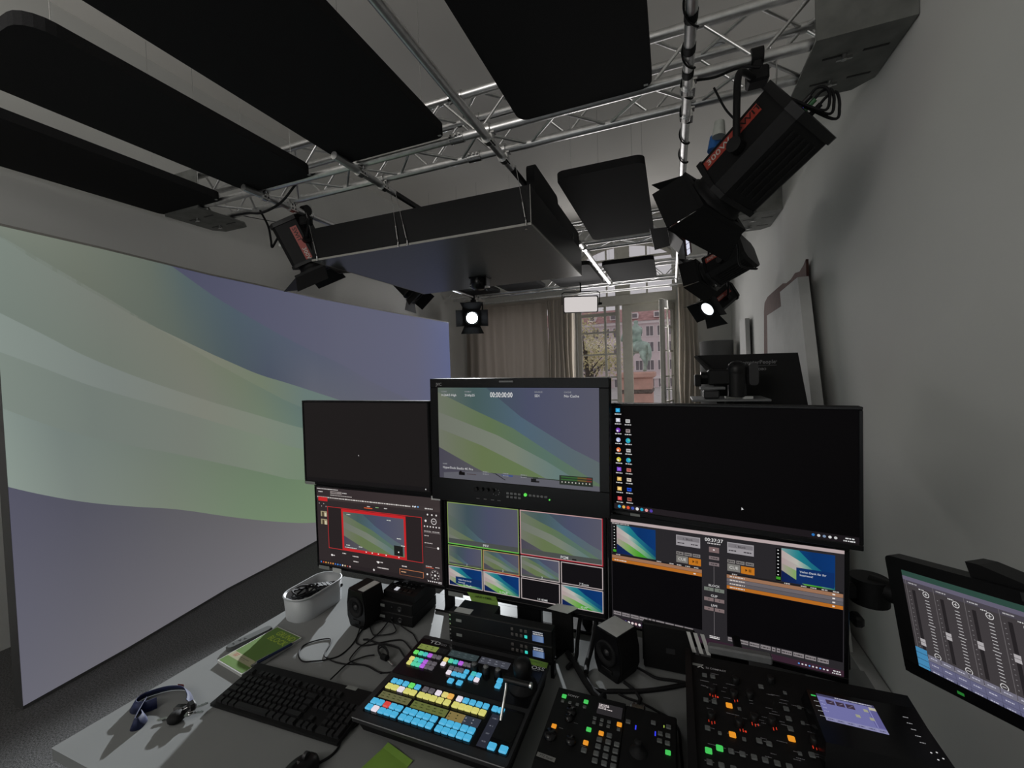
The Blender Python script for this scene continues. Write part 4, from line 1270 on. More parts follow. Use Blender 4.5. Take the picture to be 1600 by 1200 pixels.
def d_desktop(c):
    W, H = c.W, c.H
    c.rect(0, 0, W, H, (5, 4, 5), 1)
    c.rect(0, H - 4.6, W, 4.6, (36, 31, 34), 2, (26, 22, 25))
    cols = [(40, 150, 200), (190, 190, 200), (120, 60, 180), (170, 180, 220), (220, 110, 60), (200, 190, 60), (120, 70, 190), (210, 170, 90), (220, 180, 100), (200, 70, 70)]
    col2 = [(190, 190, 190), (150, 140, 140), (40, 160, 190), (180, 180, 180), (40, 150, 190), (190, 110, 100), (200, 190, 180), (30, 80, 200), (150, 90, 80)]
    y = 2.2
    for i, k in enumerate(cols):
        if i in (2, 3, 4, 5): c.disc(4.6, y + 1.7, 1.9, k, 3); c.disc(4.1, y + 2.3, .8, (230, 225, 225), 4)
        else: c.rect(2.9, y, 3.6, 3.2, k, 3); c.rect(3.7, y + .8, 2.0, 1.5, tuple(min(255, v + 35) for v in k), 4)
        c.scribble(2.0, y + 4.4, 5.4, .8, (196, 196, 196), 3); y += 8.2
    y = 10.8
    for i, k in enumerate(col2):
        if i in (2, 4): c.disc(12.7, y + 1.7, 2.0, k, 3); c.disc(13.3, y + 1.2, .9, (80, 200, 150), 4)
        else: c.rect(11.0, y + .4, 3.6, 2.8, k, 3); c.rect(11.5, y + 1.2, 2.4, .9, tuple(max(0, v - 60) for v in k), 4)
        c.scribble(10.2, y + 4.4, 5.4, .8, (196, 196, 196), 3); y += 8.1
    for i, k in enumerate([(60, 160, 210), (220, 170, 80), (220, 80, 50), (60, 80, 170), (220, 220, 220), (40, 160, 190), (220, 150, 150), (80, 60, 160)]):
        c.disc(4.2 + i * 3.7, H - 2.3, 1.3, k, 4)
    for i, k in enumerate([(40, 110, 180), (200, 200, 200), (120, 140, 170), (210, 210, 210), (190, 190, 190)]): c.disc(136 + i * 3, H - 2.3, .9, k, 4)
    c.scribble(153, H - 3.4, 4.6, .8, (210, 210, 210), 4); c.scribble(152, H - 1.7, 6, .8, (210, 210, 210), 4)
    cursor(c, 94, 72, 2)

def d_playout(c):
    W, H = c.W, c.H
    c.rect(0, 0, W, H, (40, 38, 41), 1)
    c.rect(0, 0, W, 2.6, (176, 160, 160), 2); c.scribble(1, 3.0, 14, .8, (170, 165, 165), 2)
    def deck(x0, w, flip):
        vx = x0 + 4.2 if not flip else x0 + w - 36
        mx = vx - 3.4
        c.rect(mx, 5, 3.0, 24, (8, 8, 9), 2)
        for i in range(8): c.rect(mx + .9, 6 + i * 2.6, .9, .7, (210, 210, 210), 3)
        c.rect(mx + .2, 26, 2.6, 2.0, (60, 150, 40), 4)
        c.wave((vx, 4.4, 31.5, 24.6), 'vivid', 3)
        if flip:
            c.rect(vx + 9, 17, 22, 11, (14, 44, 96), 5); c.text('Vielen Dank für Ihr', vx + 11, 20.4, 1.4, (190, 196, 205), 6); c.text('Interesse!', vx + 11, 22.8, 1.4, (190, 196, 205), 6)
        bx = x0 + w - 18.6 if not flip else x0 + .4
        c.rect(bx, 5.6, 17.6, 8.4, (150, 146, 150), 3); c.rect(bx + .6, 6.4, 16.4, 3.2, (120, 116, 120), 4); c.text('1. Block', bx + 8.6, 9.0, 1.6, (60, 56, 60), 5, .5)
        c.scribble(bx + 1, 11.4, 5, .9, (60, 56, 60), 5); c.scribble(bx + 11, 11.4, 5, .9, (60, 56, 60), 5)
        for i in range(3): c.rect(bx + i * 6.1, 19.0, 5.4, 2.6, (120, 116, 114), 3); c.scribble(bx + i * 6.1 + .6, 19.9, 4, .8, (50, 48, 50), 4)
        c.rect(bx, 22.2, 8.6, 5.6, (118, 116, 112), 3); c.text('CUE', bx + 4.3, 26.0, 2.2, (196, 194, 190), 4, .5)
        c.rect(bx + 9.2, 22.6, 8.8, 5.6, (186, 112, 30), 3); c.poly([(bx + 12, 24.2), (bx + 12, 26.4), (bx + 13.4, 25.3)], (70, 40, 10), 4); c.rect(bx + 14.4, 24.2, .5, 2.2, (70, 40, 10), 4); c.rect(bx + 15.3, 24.2, .5, 2.2, (70, 40, 10), 4)
        rows = [(150, 110, 84), (176, 104, 34)] if not flip else [(150, 110, 84), (104, 98, 102), (92, 88, 92), (176, 104, 34)]
        c.rect(x0, 29.4, w, 1.2, (30, 28, 30), 3)
        for xx in (.05, .52, .66, .74, .83, .92): c.scribble(x0 + w * xx, 29.6, 3.4, .8, (180, 176, 174), 4)
        yy = 30.8
        for i, k in enumerate(rows):
            c.rect(x0, yy, w, 2.6, k, 3)
            if flip or i: c.scribble(x0 + 2, yy + .8, 10, .9, (200, 192, 186), 4); c.scribble(x0 + w - 6, yy + .8, 1.6, .9, (220, 214, 210), 4)
            yy += 2.8
        c.rect(x0, yy, w, 79 - yy, (7, 6, 8), 3)
        xx = x0 + .6
        for i in range(10):
            ww = 2.2 if i in (4, 5) else 6.4
            if xx + ww < x0 + w: c.rect(xx, 79.6, ww, 3.0, (128, 122, 124), 4); c.scribble(xx + .4, 80.7, ww - .8, .9, (60, 56, 58), 5)
            xx += ww + .8
    deck(.6, 70, False)
    deck(88, 71.4, True)
    cx = 79.2
    c.text('00:37:37', cx, 7.2, 2.6, (216, 214, 214), 4, .5); c.scribble(cx - 4.5, 8.2, 9, .9, (180, 176, 176), 4)
    c.rect(cx - 3.4, 11.4, 7, 4.2, (120, 100, 100), 4); c.disc(cx, 13.5, .7, (200, 190, 190), 5)
    for yy in (18.6, 23.4): c.rect(cx - 3.4, yy, 7, 2.6, (118, 106, 108), 4); c.scribble(cx - 2.2, yy + .9, 4.6, .8, (60, 54, 56), 5)
    c.rect(cx - .15, 26.4, .3, 14, (110, 106, 108), 3); c.rect(cx - .15, 62, .3, 19, (110, 106, 108), 3)
    for yy, s, k in ((42.6, 'BLOCK', (110, 116, 108)), (50.6, 'CLIP', (120, 104, 104)), (58.2, 'LIVE', (120, 104, 104))):
        c.text(s, cx, yy, 1.7, (196, 194, 194), 5, .5)
        c.rect(cx - 7, yy + .9, 6.6, 2.8, k, 4); c.rect(cx + .4, yy + .9, 6.6, 2.8, k, 4)
        for q in (-3.7, 3.7): c.disc(cx + q, yy + 2.3, .45, (60, 56, 58), 5)
    c.scribble(cx - 3.4, 81.6, 7, .8, (200, 196, 196), 4); c.rect(cx - 3.4, 82.8, 7, .7, (210, 206, 206), 4)
    c.rect(0, H - 4.4, W, 4.4, (40, 27, 40), 3, (56, 36, 48))
    for i, k in enumerate([(60, 150, 210), (220, 170, 80), (220, 100, 60), (110, 110, 190), (220, 220, 220), (220, 210, 210), (210, 180, 180), (225, 225, 225), (90, 140, 200), (220, 70, 70), (180, 60, 50)]):
        c.disc(2.4 + i * 2.9, H - 2.2, 1.05, k, 4)
    for i in range(9): c.disc(134 + i * 2.1, H - 2.2, .6, (200, 196, 200) if i % 3 else (80, 140, 210), 4)
    c.scribble(154, H - 3.2, 4, .8, (210, 210, 210), 4); c.scribble(153.4, H - 1.6, 5, .8, (210, 210, 210), 4)

m1, M1 = monitor('blank dark monitor mounted above the one with the red bordered window', (-1.452, 1.31), (-.835, 1.31), 1.562, 1.555, .350, d_blank_left,
                 sticker=((-.985, -.94, .052, .012, M_GREYPAPER),))
m2, M2 = monitor('monitor showing a red bordered preview window, over the white tray', (-1.407, 1.312), (-.797, 1.312), 1.209, 1.204, .346, d_red,
                 sticker=((.86, 1.0, .038, .014, M_PAPER), (-.97, -.955, .055, .014, M_GREYPAPER), (-.73, -.96, .045, .018, M_PAPER)))
k_ = 1.262 / 1.31
m3, M3 = monitor('thick framed studio monitor with timecode 00:00:00:00 on its picture', (-.795, 1.262), (-.176, 1.262), 1.637, 1.624, .425, d_main, (.030, .031, .078), .055)
# its controls
cv = Canvas(M3 @ TR(0, .006, .0004), .619, .413, 160)
cv.text('JVC', 6.5, 6.3, 2.6, (150, 150, 150), 1)
for x in (45, 52, 59, 65): cv.scribble(x, 104.8, 3, .6, (120, 120, 120), 1)
part('lettering', cv, M_PRINT, m3)['kind'] = 'stuff'
part('tally_lamp', MB(M3).box(-.045, .005, .199, .205, 0, .003, .001), M_MIDGREY, m3)
kme = MB().box(-.005, .005, -.0035, .0035, 0, .003, .001).mesh('control_button', M_MIDGREY)
k2 = MB().cyl((0, 0, 0), (0, 0, .008), .007, 12).mesh('control_knob', M_BLACK)
for j in (0, 1):
    for i in range(4): piece('control_button', kme, m3, M3 @ TR(-.02 + i * .0135, -0.166 - j * .012, 0))
for i in range(5): piece('control_button', kme, m3, M3 @ TR(.058 + i * .013, -0.166, 0))
for i in range(4): piece('control_knob', k2, m3, M3 @ TR(-.135 + i * .02, -0.162, 0))
part('power_light', MB(M3).cyl((.041, -0.1655, 0), (.041, -0.1655, .003), .0055, 12), emat('lit_green', (90, 220, 80), 1), m3)
part('power_light', MB(M3).cyl((.122, -0.174, 0), (.122, -0.174, .003), .0025, 8), emat('lit_green', (90, 220, 80), 1), m3)
dp = MB(M3)
for i in range(8):
    a = i * PI / 4; dp.cyl((-.062 + .013 * math.cos(a), -0.166 + .010 * math.sin(a), 0), (-.062 + .013 * math.cos(a), -0.166 + .010 * math.sin(a), .003), .0018, 6)
part('direction_pad', dp, M_MIDGREY, m3)
m4, M4 = monitor('monitor split into ten video tiles below the thick framed one', (-.783, 1.305), (-.203, 1.305), 1.203, 1.193, .347, d_multi,
                 sticker=((-.965, -.965, .06, .016, M_GREYPAPER),))
m5, M5 = monitor('wide black desktop monitor with columns of small icons', (-.186, 1.325), (.419, 1.212), 1.543, 1.540, .347, d_desktop,
                 sticker=((-.955, -.955, .042, .012, M_DARKGREY), (-.81, -.955, .03, .018, M_GREYPAPER)))
m6, M6 = monitor('monitor with two black playlists and orange rows beside the touch screen', (-.200, 1.315), (.406, 1.262), 1.197, 1.189, .362, d_playout, (.010, .018, .016),
                 sticker=((-.985, -.945, .07, .013, M_GREYPAPER), (-.72, -.955, .035, .02, M_GREYPAPER)))
part('red_logo', MB(M6).box(-.03, .03, -.1745, -.168, .0, .0006), mat('dark_red_print', (.05, .004, .005), .4), m6)  # flat dark red logo mark on the lower bezel

# stands
def stand(label, x, y, ytop, ztop, w=.09):
    t = thing('monitor_stand', label, 'monitor stand', (x, y, DZ))
    part('neck', MB().box(x - w / 2, x + w / 2, y - .015, y + .015, DZ + .012, ztop, .006), M_BLACK, t)
    b = MB(); b.prism([(x - .13, y - .13), (x + .13, y - .13), (x + .15, y - .08), (x + .10, y + .04), (x - .10, y + .04), (x - .15, y - .08)], DZ, DZ + .006)
    b.prism([(x - .10, y - .06), (x + .10, y - .06), (x + .06, y + .03), (x - .06, y + .03)], DZ + .006, DZ + .012)
    part('base', b, M_GLOSS, t)
    return t
stand('black stand below the monitor with ten tiles', -.49, 1.372, 1.34, .93)
t = thing('monitor_stand', 'black stand with a shiny front edge under the playlist monitor', 'monitor stand', (.17, 1.33, DZ))
part('neck', MB().box(.09, .19, 1.345, 1.375, DZ + .012, .93, .006), M_BLACK, t)
part('base', MB().box(.06, .34, 1.235, 1.42, DZ, DZ + .014, .004), M_BLACK, t)
part('front_edge', MB().box(.075, .225, 1.21, 1.234, .872, .894, .004), M_MIDGREY, t)
part('edge_bracket', MB().box(.14, .16, 1.234, 1.36, .876, .89, .003), M_BLACK, t)
def pole(label, x, y, ztop, arms):
    t = thing('monitor_pole', label, 'monitor pole', (x, y, DZ))
    part('base', MB().box(x - .06, x + .06, y - .05, y + .05, DZ, DZ + .012, .004), M_BLACK, t)
    part('post', MB().cyl((x, y, DZ + .012), (x, y, ztop), .019, 14), M_MATTE, t)
    for z, xx, yy in arms:
        b = MB(); b.tube([(x, y, z), (xx, yy, z)], .016, 8); b.cyl((x, y, z - .03), (x, y, z + .03), .028, 12)
        part('arm', b, M_MATTE, t)
    return t
pole('black pole carrying the blank dark monitor and the red windowed one', -1.10, 1.44, 1.50, [(1.39, -1.14, 1.385), (1.04, -1.10, 1.387)])
pole('black pole behind the thick framed studio monitor', -.30, 1.44, 1.52, [(1.43, -.46, 1.355)])
pole('black pole behind the icon desktop monitor', .13, 1.46, 1.52, [(1.36, .118, 1.35)])
# vertical pole and clips in the gap under the multiview corner
t = thing('cable_pole', 'short black upright post with cable clips behind the amplifier stack', 'post', (-.83, 1.40, DZ))
part('post', MB().cyl((-.83, 1.40, DZ), (-.83, 1.40, 1.0), .02, 12), M_MATTE, t)
part('clip', MB().box(-.875, -.845, 1.375, 1.39, .90, .94, .003), M_CHROME, t)
part('foot', MB().box(-.875, -.785, 1.36, 1.45, DZ, DZ + .008, .003), M_MATTE, t)

# touch screen on an arm by the bare wall
def d_audio(c):
    W, H = c.W, c.H
    c.rect(0, 0, W, H, (62, 58, 60), 1)
    c.rect(0, 0, W, 4.6, (44, 70, 62), 2); c.rect(0, 4.6, W, 3.4, (96, 92, 110), 2); c.rect(0, 8, W, 3.6, (70, 66, 74), 2)
    for i in range(8):
        x = 3 + i * 21.5
        c.rect(x - 1.2, 8, .45, 62, (98, 94, 96), 3)
        c.scribble(x + 1, 9.4, 7, .9, (170, 168, 170), 3); c.scribble(x + 9, 12.2, 4, .8, (200, 200, 200), 3)
        c.rect(x + 3.2, 15, 2.6, 50, (36, 33, 35), 3)
        yk = (55, 41, 38, 37, 60, 50, 44, 52)[i]
        c.rect(x + 2.5, yk, 4.0, 5.6, (168, 164, 166), 5); c.rect(x + 2.5, yk + 2.5, 4.0, .5, (110, 108, 110), 6)
        for j in range(14): c.rect(x + .6, 17 + j * 3.5, .9, .4, (130, 128, 130), 3)
        cx = x + 14.2
        for yy in (15.5, 65):
            c.disc(cx, yy, 2.5, (208, 206, 206), 4, 18, 2.0); c.rect(cx - 1.2, yy - .2, 2.4, .4, (208, 206, 206), 4)
        c.rect(cx - .2, 14.3, .4, 2.4, (208, 206, 206), 4)
        for j in range(17): c.rect(cx - (2.6 if j == 8 else 1.6), 20.4 + j * 2.5, 5.2 if j == 8 else 3.2, .5, (190, 188, 190), 4)
    c.rect(0, 71, W, H - 71, (82, 82, 106), 3)
    c.rect(0, 70.4, W, .5, (170, 168, 176), 4)
    c.rect(0, 64, 9, 24, (66, 130, 172), 6)
    for i in range(4): c.rect(0, 68 + i * 5, 9, .4, (40, 60, 80), 7)
    for j in range(4):
        for i in range(9):
            c.rect(9.4 + i * 9.6, 66.6 + j * 5.4, 9.2, 4.8, (96, 96, 124) if j else (110, 108, 122), 5); c.scribble(11.2 + i * 9.6, 68.4 + j * 5.4, 5, .8, (180, 180, 196), 6)
aTL = V((.507, 1.35, 1.140)); rx = V((.476, -.862, .150)).normalized(); upv = V((-.02, -.03, 1)); upv = (upv - rx * upv.dot(rx)).normalized()
nz = rx.cross(upv)
aw, ah = .52, .284
AC = aTL + rx * (aw / 2) - upv * (ah / 2)
AM = frame(AC, rx, upv, nz)
ta = thing('touch_screen', 'touch screen with audio faders on an arm by the bare wall', 'monitor', tuple(AC - upv * ah / 2))
part('casing', MB(AM).prism(rrect(-aw / 2, aw / 2, -ah / 2, ah / 2, .012), -.035, -.001), M_BLACK, ta)
cv = Canvas(AM @ TR(.004, .004, 0), aw - .068, ah - .062, 160); d_audio(cv)
part('display', cv, M_SCREEN, ta)
bz = MB(AM)
part('glass_rim', bz.box(-aw / 2 + .002, aw / 2 - .002, -ah / 2 + .002, -ah / 2 + .03, -.001, .0004), M_GLOSS, ta)
part('top_bar', MB(AM).box(.01, .22, ah / 2 - .018, ah / 2 + .0, -.002, .004, .001), M_DARKGREY, ta)
part('clip', MB(AM).prism([(-.08, ah / 2), (.03, ah / 2), (.015, ah / 2 + .012), (-.06, ah / 2 + .03), (-.085, ah / 2 + .03)], -.06, -.01), M_BLACK, ta)
part('status_light', MB(AM).box(-.145, -.132, -ah / 2 + .010, -ah / 2 + .016, .0004, .0012), emat('lit_dim_green', (30, 110, 40), 1), ta)
t = thing('screen_mount', 'black jointed mount holding the touch screen', 'screen mount', (.45, 1.42, .95))
part('joint', MB().cyl((.50, 1.42, .975), (.50, 1.42, 1.045), .045, 20), M_MATTE, t)
part('arm_link', MB().box(.42, .50, 1.395, 1.445, .985, 1.03, .008), M_MATTE, t)
part('arm_link', MB().tube([(.50, 1.42, 1.025), (.585, 1.36, 1.02)], .028, 10), M_MATTE, t)
part('pivot', MB().cyl((.43, 1.42, .86), (.43, 1.42, 1.03), .022, 12), M_MATTE, t)
part('post', MB().cyl((.43, 1.42, DZ), (.43, 1.42, .87), .018, 12), M_MATTE, t)
part('knob', MB().box(.445, .47, 1.36, 1.40, .925, .955, .006), M_BLACK, t)
single('cable', MB().tube(spline([(.44, 1.44, .90), (.46, 1.46, .80), (.47, 1.50, .6), (.46, 1.52, .3)], 6), .007, 6), M_CABLE, 'black cable hanging behind the desk below the monitor arm', 'cable')
# ================================================================== VISION SWITCHER
SWX0, SWX1, SWY0, SWY1, SZ = -.775, -.351, .800, 1.140, .800
sw = thing('vision_switcher', 'black vision mixing console full of lit blue and yellow keys', 'control panel', ((SWX0 + SWX1) / 2, .97, DZ))
b = MB(); b.add([(SWX0 + .012, SWY0 + .03, DZ + .003), (SWX1 - .012, SWY0 + .03, DZ + .003), (SWX1 - .012, SWY1 - .02, DZ + .003), (SWX0 + .012, SWY1 - .02, DZ + .003),
    (SWX0 + .004, SWY0 + .012, SZ - .012), (SWX1 - .004, SWY0 + .012, SZ - .012), (SWX1 - .004, SWY1 - .004, SZ - .012), (SWX0 + .004, SWY1 - .004, SZ - .012)],
    [(3, 2, 1, 0), (4, 5, 6, 7), (0, 1, 5, 4), (1, 2, 6, 5), (2, 3, 7, 6), (3, 0, 4, 7)])
part('case', b, M_MATTE, sw)
part('top_plate', MB().prism(rrect(SWX0, SWX1, SWY0, SWY1, .008), SZ - .012, SZ), M_DARKGREY, sw)
part('front_edge', MB().box(SWX0 + .004, SWX1 - .004, SWY0 - .001, SWY0 + .004, SZ - .004, SZ - .001, .001), M_MIDGREY, sw)
part('key_bed', MB().prism(rrect(-.757, -.359, .822, .948, .004), SZ, SZ + .0015), M_GLOSS, sw)
part('key_bed', MB().prism(rrect(-.772, -.358, .962, 1.122, .006), SZ, SZ + .0015), M_GLOSS, sw)
for x in (SWX0 + .05, SWX1 - .05):
    for y in (SWY0 + .05, SWY1 - .04): part('foot', MB().cyl((x, y, DZ), (x, y, DZ + .004), .012, 10), M_CABLE, sw)
KC = dict(c=(72, 172, 214), y=(206, 202, 110), w=(226, 216, 226), g=(96, 210, 100), t=(80, 200, 160), v=(176, 92, 214), o=(226, 168, 80), r=(206, 64, 58), k=(84, 80, 86), Y=(214, 200, 116), G=(100, 214, 96), T=(66, 180, 180))
KM = {k: emat('lit_key_' + {'c': 'blue', 'y': 'yellow', 'w': 'white', 'g': 'green', 't': 'mint', 'v': 'violet', 'o': 'orange', 'r': 'red', 'k': 'grey', 'Y': 'amber', 'G': 'lime', 'T': 'teal'}[k], v, 1.0, True) for k, v in KC.items()}
def keycap(s, h):
    b = MB(); q = s * .5
    b.box(-q, q, -q, q, 0, h, s * .12)
    return b
kmesh = {}
def key(x, y, k, s, parent, z, h=.006, M=None, name='lit_key'):
    i = (k, s)
    if i not in kmesh: kmesh[i] = keycap(s, h).mesh('lit_key', KM[k] if isinstance(k, str) else k)
    return piece(name, kmesh[i], parent, (M or I4) @ TR(x, y, z))
kz = SZ + .0015
def rowkeys(xy, cols, s): 
    for (x, y), k in zip(xy, cols): key(x, y, k, s, sw, kz)
rowkeys([(-.75,1.053),(-.733,1.053),(-.717,1.053),(-.701,1.053),(-.686,1.053),(-.67,1.053),(-.746,1.025),(-.73,1.025),(-.715,1.025),(-.699,1.025),(-.685,1.025),(-.669,1.025),(-.743,1.007),(-.728,1.007),(-.713,1.007),(-.698,1.007),(-.683,1.007),(-.668,1.007)], 'GtTvkkYtTvkkyttvkk', .0135)
rowkeys([(-.646,1.052),(-.629,1.052),(-.613,1.052),(-.596,1.052),(-.581,1.052),(-.566,1.052),(-.644,1.034),(-.613,1.026),(-.596,1.026),(-.581,1.026),(-.564,1.026),(-.611,1.008),(-.594,1.008),(-.579,1.008),(-.564,1.008)], 'YtTvkkwkkkcwccc', .0135)
rowkeys([(-.59,.981),(-.563,.982)], 'cc', .0165)
rowkeys([(-.541,1.025),(-.525,1.025),(-.541,1.008),(-.523,1.007)], 'Tccw', .014)
rowkeys([(-.46,1.024),(-.458,1.005)], 'cc', .016)
A = [-.74,-.722,-.702,-.683,-.664,-.639,-.62,-.599,-.579,-.562,-.536,-.517,-.498,-.479,-.46,-.435,-.418]
rowkeys([(x, .932) for x in A], 'cccGckkwYowcccccc', .0155)
Bx = [-.741,-.722,-.703,-.683,-.664,-.640,-.621,-.602,-.582,-.561,-.536,-.517,-.499,-.480,-.460]
rowkeys([(x, .911) for x in Bx], 'yywyyyyyyyyyyyy', .0175)
Cx = [-.745,-.726,-.706,-.687,-.668,-.644,-.625,-.605,-.586,-.566,-.540,-.521,-.502,-.482,-.463]
rowkeys([(x, .8555) for x in Cx], 'ccrcccccccccccc', .0172)
rowkeys([(x, .8350) for x in Cx], 'cwccccccccccccc', .0172)
rowkeys([(-.4, .833), (-.372, .834)], 'cc', .019)
# paper labels, displays
def strip_label(x0, x1, y0, y1, c, txt=None, tc=(40, 46, 20), lit=False, name='label_strip', nwords=3):
    cv = Canvas(TR((x0 + x1) / 2, (y0 + y1) / 2, SZ + .0022), x1 - x0, y1 - y0, 100)
    cv.rect(0, 0, 100, cv.H, c, 0)
    if txt: cv.text(txt, 50, cv.H * .70, cv.H * .45, tc, 2, .5)
    else:
        for i in range(nwords + 1): cv.scribble(6 + i * 92 / (nwords + 1), cv.H * .22, 7, cv.H * .13, tc, 2); cv.scribble(6 + i * 92 / (nwords + 1), cv.H * .6, 10, cv.H * .1, tc, 2)
    part(name, cv, M_SCREEN if lit else M_PRINT, sw)
strip_label(-.748, -.656, .872, .894, (98, 98, 66), nwords=4, lit=True, name='key_display')
strip_label(-.647, -.545, .870, .893, (96, 104, 56), nwords=4, lit=True, name='key_display')
strip_label(-.541, -.497, .868, .893, (128, 112, 68), nwords=1, lit=True, name='key_display')
strip_label(-.497, -.454, .868, .893, (50, 56, 68), tc=(150, 150, 160), nwords=1, lit=True, name='key_display')
strip_label(-.760, -.694, 1.073, 1.096, (118, 132, 66), nwords=2, lit=True, name='key_display')
strip_label(-.692, -.660, 1.073, 1.096, (34, 34, 38), tc=(90, 90, 96), nwords=1)
strip_label(-.652, -.558, 1.073, 1.100, (50, 60, 62), tc=(78, 90, 92), lit=True, name='small_display', nwords=3)
strip_label(-.551, -.457, 1.073, 1.101, (62, 64, 72), tc=(116, 118, 128), lit=True, name='small_display', nwords=3)
cv = Canvas(TR(-.4245, .872, SZ + .0022), .024, .094, 24)
cv.rect(0, 0, 24, cv.H, (40, 42, 52), 0)
for i, s in enumerate(('PGM 1', 'M  2', 'KEY', 'AUX')): cv.text(s, 12, 14 + i * 22, 3.6, (120, 122, 132), 2, .5)
part('small_display', cv, M_SCREEN, sw)
cv = Canvas(TR((SWX0 + SWX1) / 2, (SWY0 + SWY1) / 2, SZ + .0022), SWX1 - SWX0, SWY1 - SWY0, 424)
cv.text('TD', 36, 33, 13, (220, 220, 224), 1, sx=1.6); cv.text('TDS2', 72, 33, 8, (140, 140, 144), 1)
cv.text('ROSS', 364, 40, 13, (225, 226, 228), 1, sx=1.25); cv.rect(366, 43.5, 40, 1.0, (200, 200, 204), 1)
part('lettering', cv, M_PRINT, sw)
tp = MB(); tp.add([(-.424, 1.115, SZ + .003), (-.352, 1.112, SZ + .003), (-.354, 1.133, SZ + .004), (-.418, 1.134, SZ + .006), (-.428, 1.126, SZ + .004)], [(0, 1, 2, 3, 4)])
tape = part('paper_tape', tp, M_GREEN, sw, 'green paper tape with handwriting')
cv = Canvas(TR(-.389, 1.123, SZ + .0062), .06, .016, 60); cv.text('OUTPUT 1', 30, 11, 6, (50, 70, 20), 1, .5); part('handwriting', cv, M_PRINT, tape)
# knobs with grey caps
for x in (-.548, -.511, -.474):
    kb = part('rotary_knob', MB().lathe([(.012, SZ), (.011, SZ + .016), (.009, SZ + .018)], 14, TR(x, 1.045, 0)), M_BLACK, sw)
    part('knob_cap', MB().lathe([(.008, SZ + .018), (.0075, SZ + .021), (.0, SZ + .0215)], 12, TR(x, 1.045, 0)), M_MIDGREY, kb)
# joystick
j = part('joystick', MB().lathe([(.040, SZ + .0015), (.038, SZ + .008), (.026, SZ + .016), (.020, SZ + .030)], 22, TR(-.395, 1.03, 0)), M_CABLE, sw)
part('joystick_knob', MB().lathe([(.018, SZ + .028), (.024, SZ + .036), (.026, SZ + .056), (.022, SZ + .070), (.010, SZ + .077), (0, SZ + .078)], 22, TR(-.395, 1.03, 0)), M_BLACK, j)
# fader bar
part('fader_slot', MB().prism(rrect(-.412, -.362, .858, .940, .004), SZ + .0015, SZ + .0025), M_BLACK, sw)
fl = part('fader_lever', MB().tube(spline([(-.408, .905, SZ + .004), (-.408, .925, SZ + .030), (-.409, .945, SZ + .052), (-.411, .955, SZ + .066)], 5), .004, 8), M_CHROME, sw)
part('fader_handle', MB().cyl((-.418, .956, SZ + .068), (-.345, .956, SZ + .068), .0075, 12), M_BLACK, fl)
part('fader_tip', MB().cyl((-.348, .956, SZ + .068), (-.343, .956, SZ + .068), .008, 12), M_CHROME, fl)

# ================================================================== CAMERA CONTROL PANEL
PZ = .800
pt = thing('camera_controller', 'black camera control panel with small number pad and orange keys', 'control panel', (-.21, .93, DZ))
b = MB(); b.add([(-.302, .72, DZ + .002), (-.128, .72, DZ + .002), (-.128, 1.055, DZ + .002), (-.302, 1.055, DZ + .002), (-.302, .72, PZ - .02), (-.128, .72, PZ - .02), (-.128, 1.058, PZ), (-.302, 1.058, PZ), (-.302, .84, PZ), (-.128, .84, PZ)],
    [(3, 2, 1, 0), (0, 1, 5, 4), (4, 5, 9, 8), (8, 9, 6, 7), (2, 3, 7, 6), (0, 4, 8, 7, 3), (1, 2, 6, 9, 5)])
part('case', b, M_MATTE, pt)
pr = thing('joystick_controller', 'narrow black controller beside the number pad one, single green key', 'control panel', (-.07, .95, DZ))
part('case', MB().box(-.1275, -.008, .70, 1.056, DZ, PZ, .003), M_MATTE, pr)
GK = emat('key_backlit_green', (62, 190, 84), 1.0); OK = emat('key_backlit_orange', (224, 142, 30), 1.0)
GREYK = mat('grey_rubber_key', (.13, .14, .14), .55, var=.1, scale=80)
for x, y, m in ((-.281,1.03,GK),(-.224,1.03,GK),(-.282,.933,OK),(-.202,.95,GK),(-.173,.949,OK),(-.202,.913,OK),(-.136,.987,OK)): key(x, y, m, .0115, pt, PZ, .004, name='lit_key')
for x, y in ((-.281,1.014),(-.262,1.015),(-.243,1.015),(-.224,1.013),(-.194,.987),(-.177,.987),(-.16,.987),(-.194,.974),(-.177,.974),(-.16,.974),(-.136,.973)): key(x, y, GREYK, .0085, pt, PZ, .003, name='key')
for x, y in ((-.154,.949),(-.174,.931),(-.154,.931),(-.135,.931),(-.174,.913),(-.155,.913),(-.136,.913),(-.175,.894),(-.155,.894),(-.136,.894),(-.175,.876),(-.155,.876),(-.136,.876),(-.202,.893)): key(x, y, GREYK, .0125, pt, PZ, .004, name='key')
cv = Canvas(TR(-.1635, 1.022, PZ + .001), .060, .036, 100)
cv.rect(0, 0, 100, cv.H, (42, 40, 42), 0)
for y, w in ((6, 40), (13, 42), (20, 30), (27, 56)): cv.scribble(4, y, w, 4.5, (200, 190, 190), 1)
part('display', cv, M_SCREEN, pt)
cv = Canvas(TR(-.22, .95, PZ + .0005), .16, .21, 160)
cv.text('SONY', 26, 18, 6, (190, 190, 192), 1, sx=1.3)
for x, y in ((70, 40), (100, 62), (60, 95), (30, 120), (90, 150), (54, 135)): cv.scribble(x, y, 10, 1.3, (130, 130, 132), 1)
part('lettering', cv, M_PRINT, pt)['kind'] = 'stuff'
cv = Canvas(TR(-.278, .851, PZ + .001) @ RZ(-3), .042, .011, 42); cv.rect(0, 0, 42, 11, (130, 130, 128), 0); cv.text('PTZ Panel', 21, 7.8, 5, (50, 50, 52), 1, .5)
part('label_sticker', cv, M_PRINT, pt)
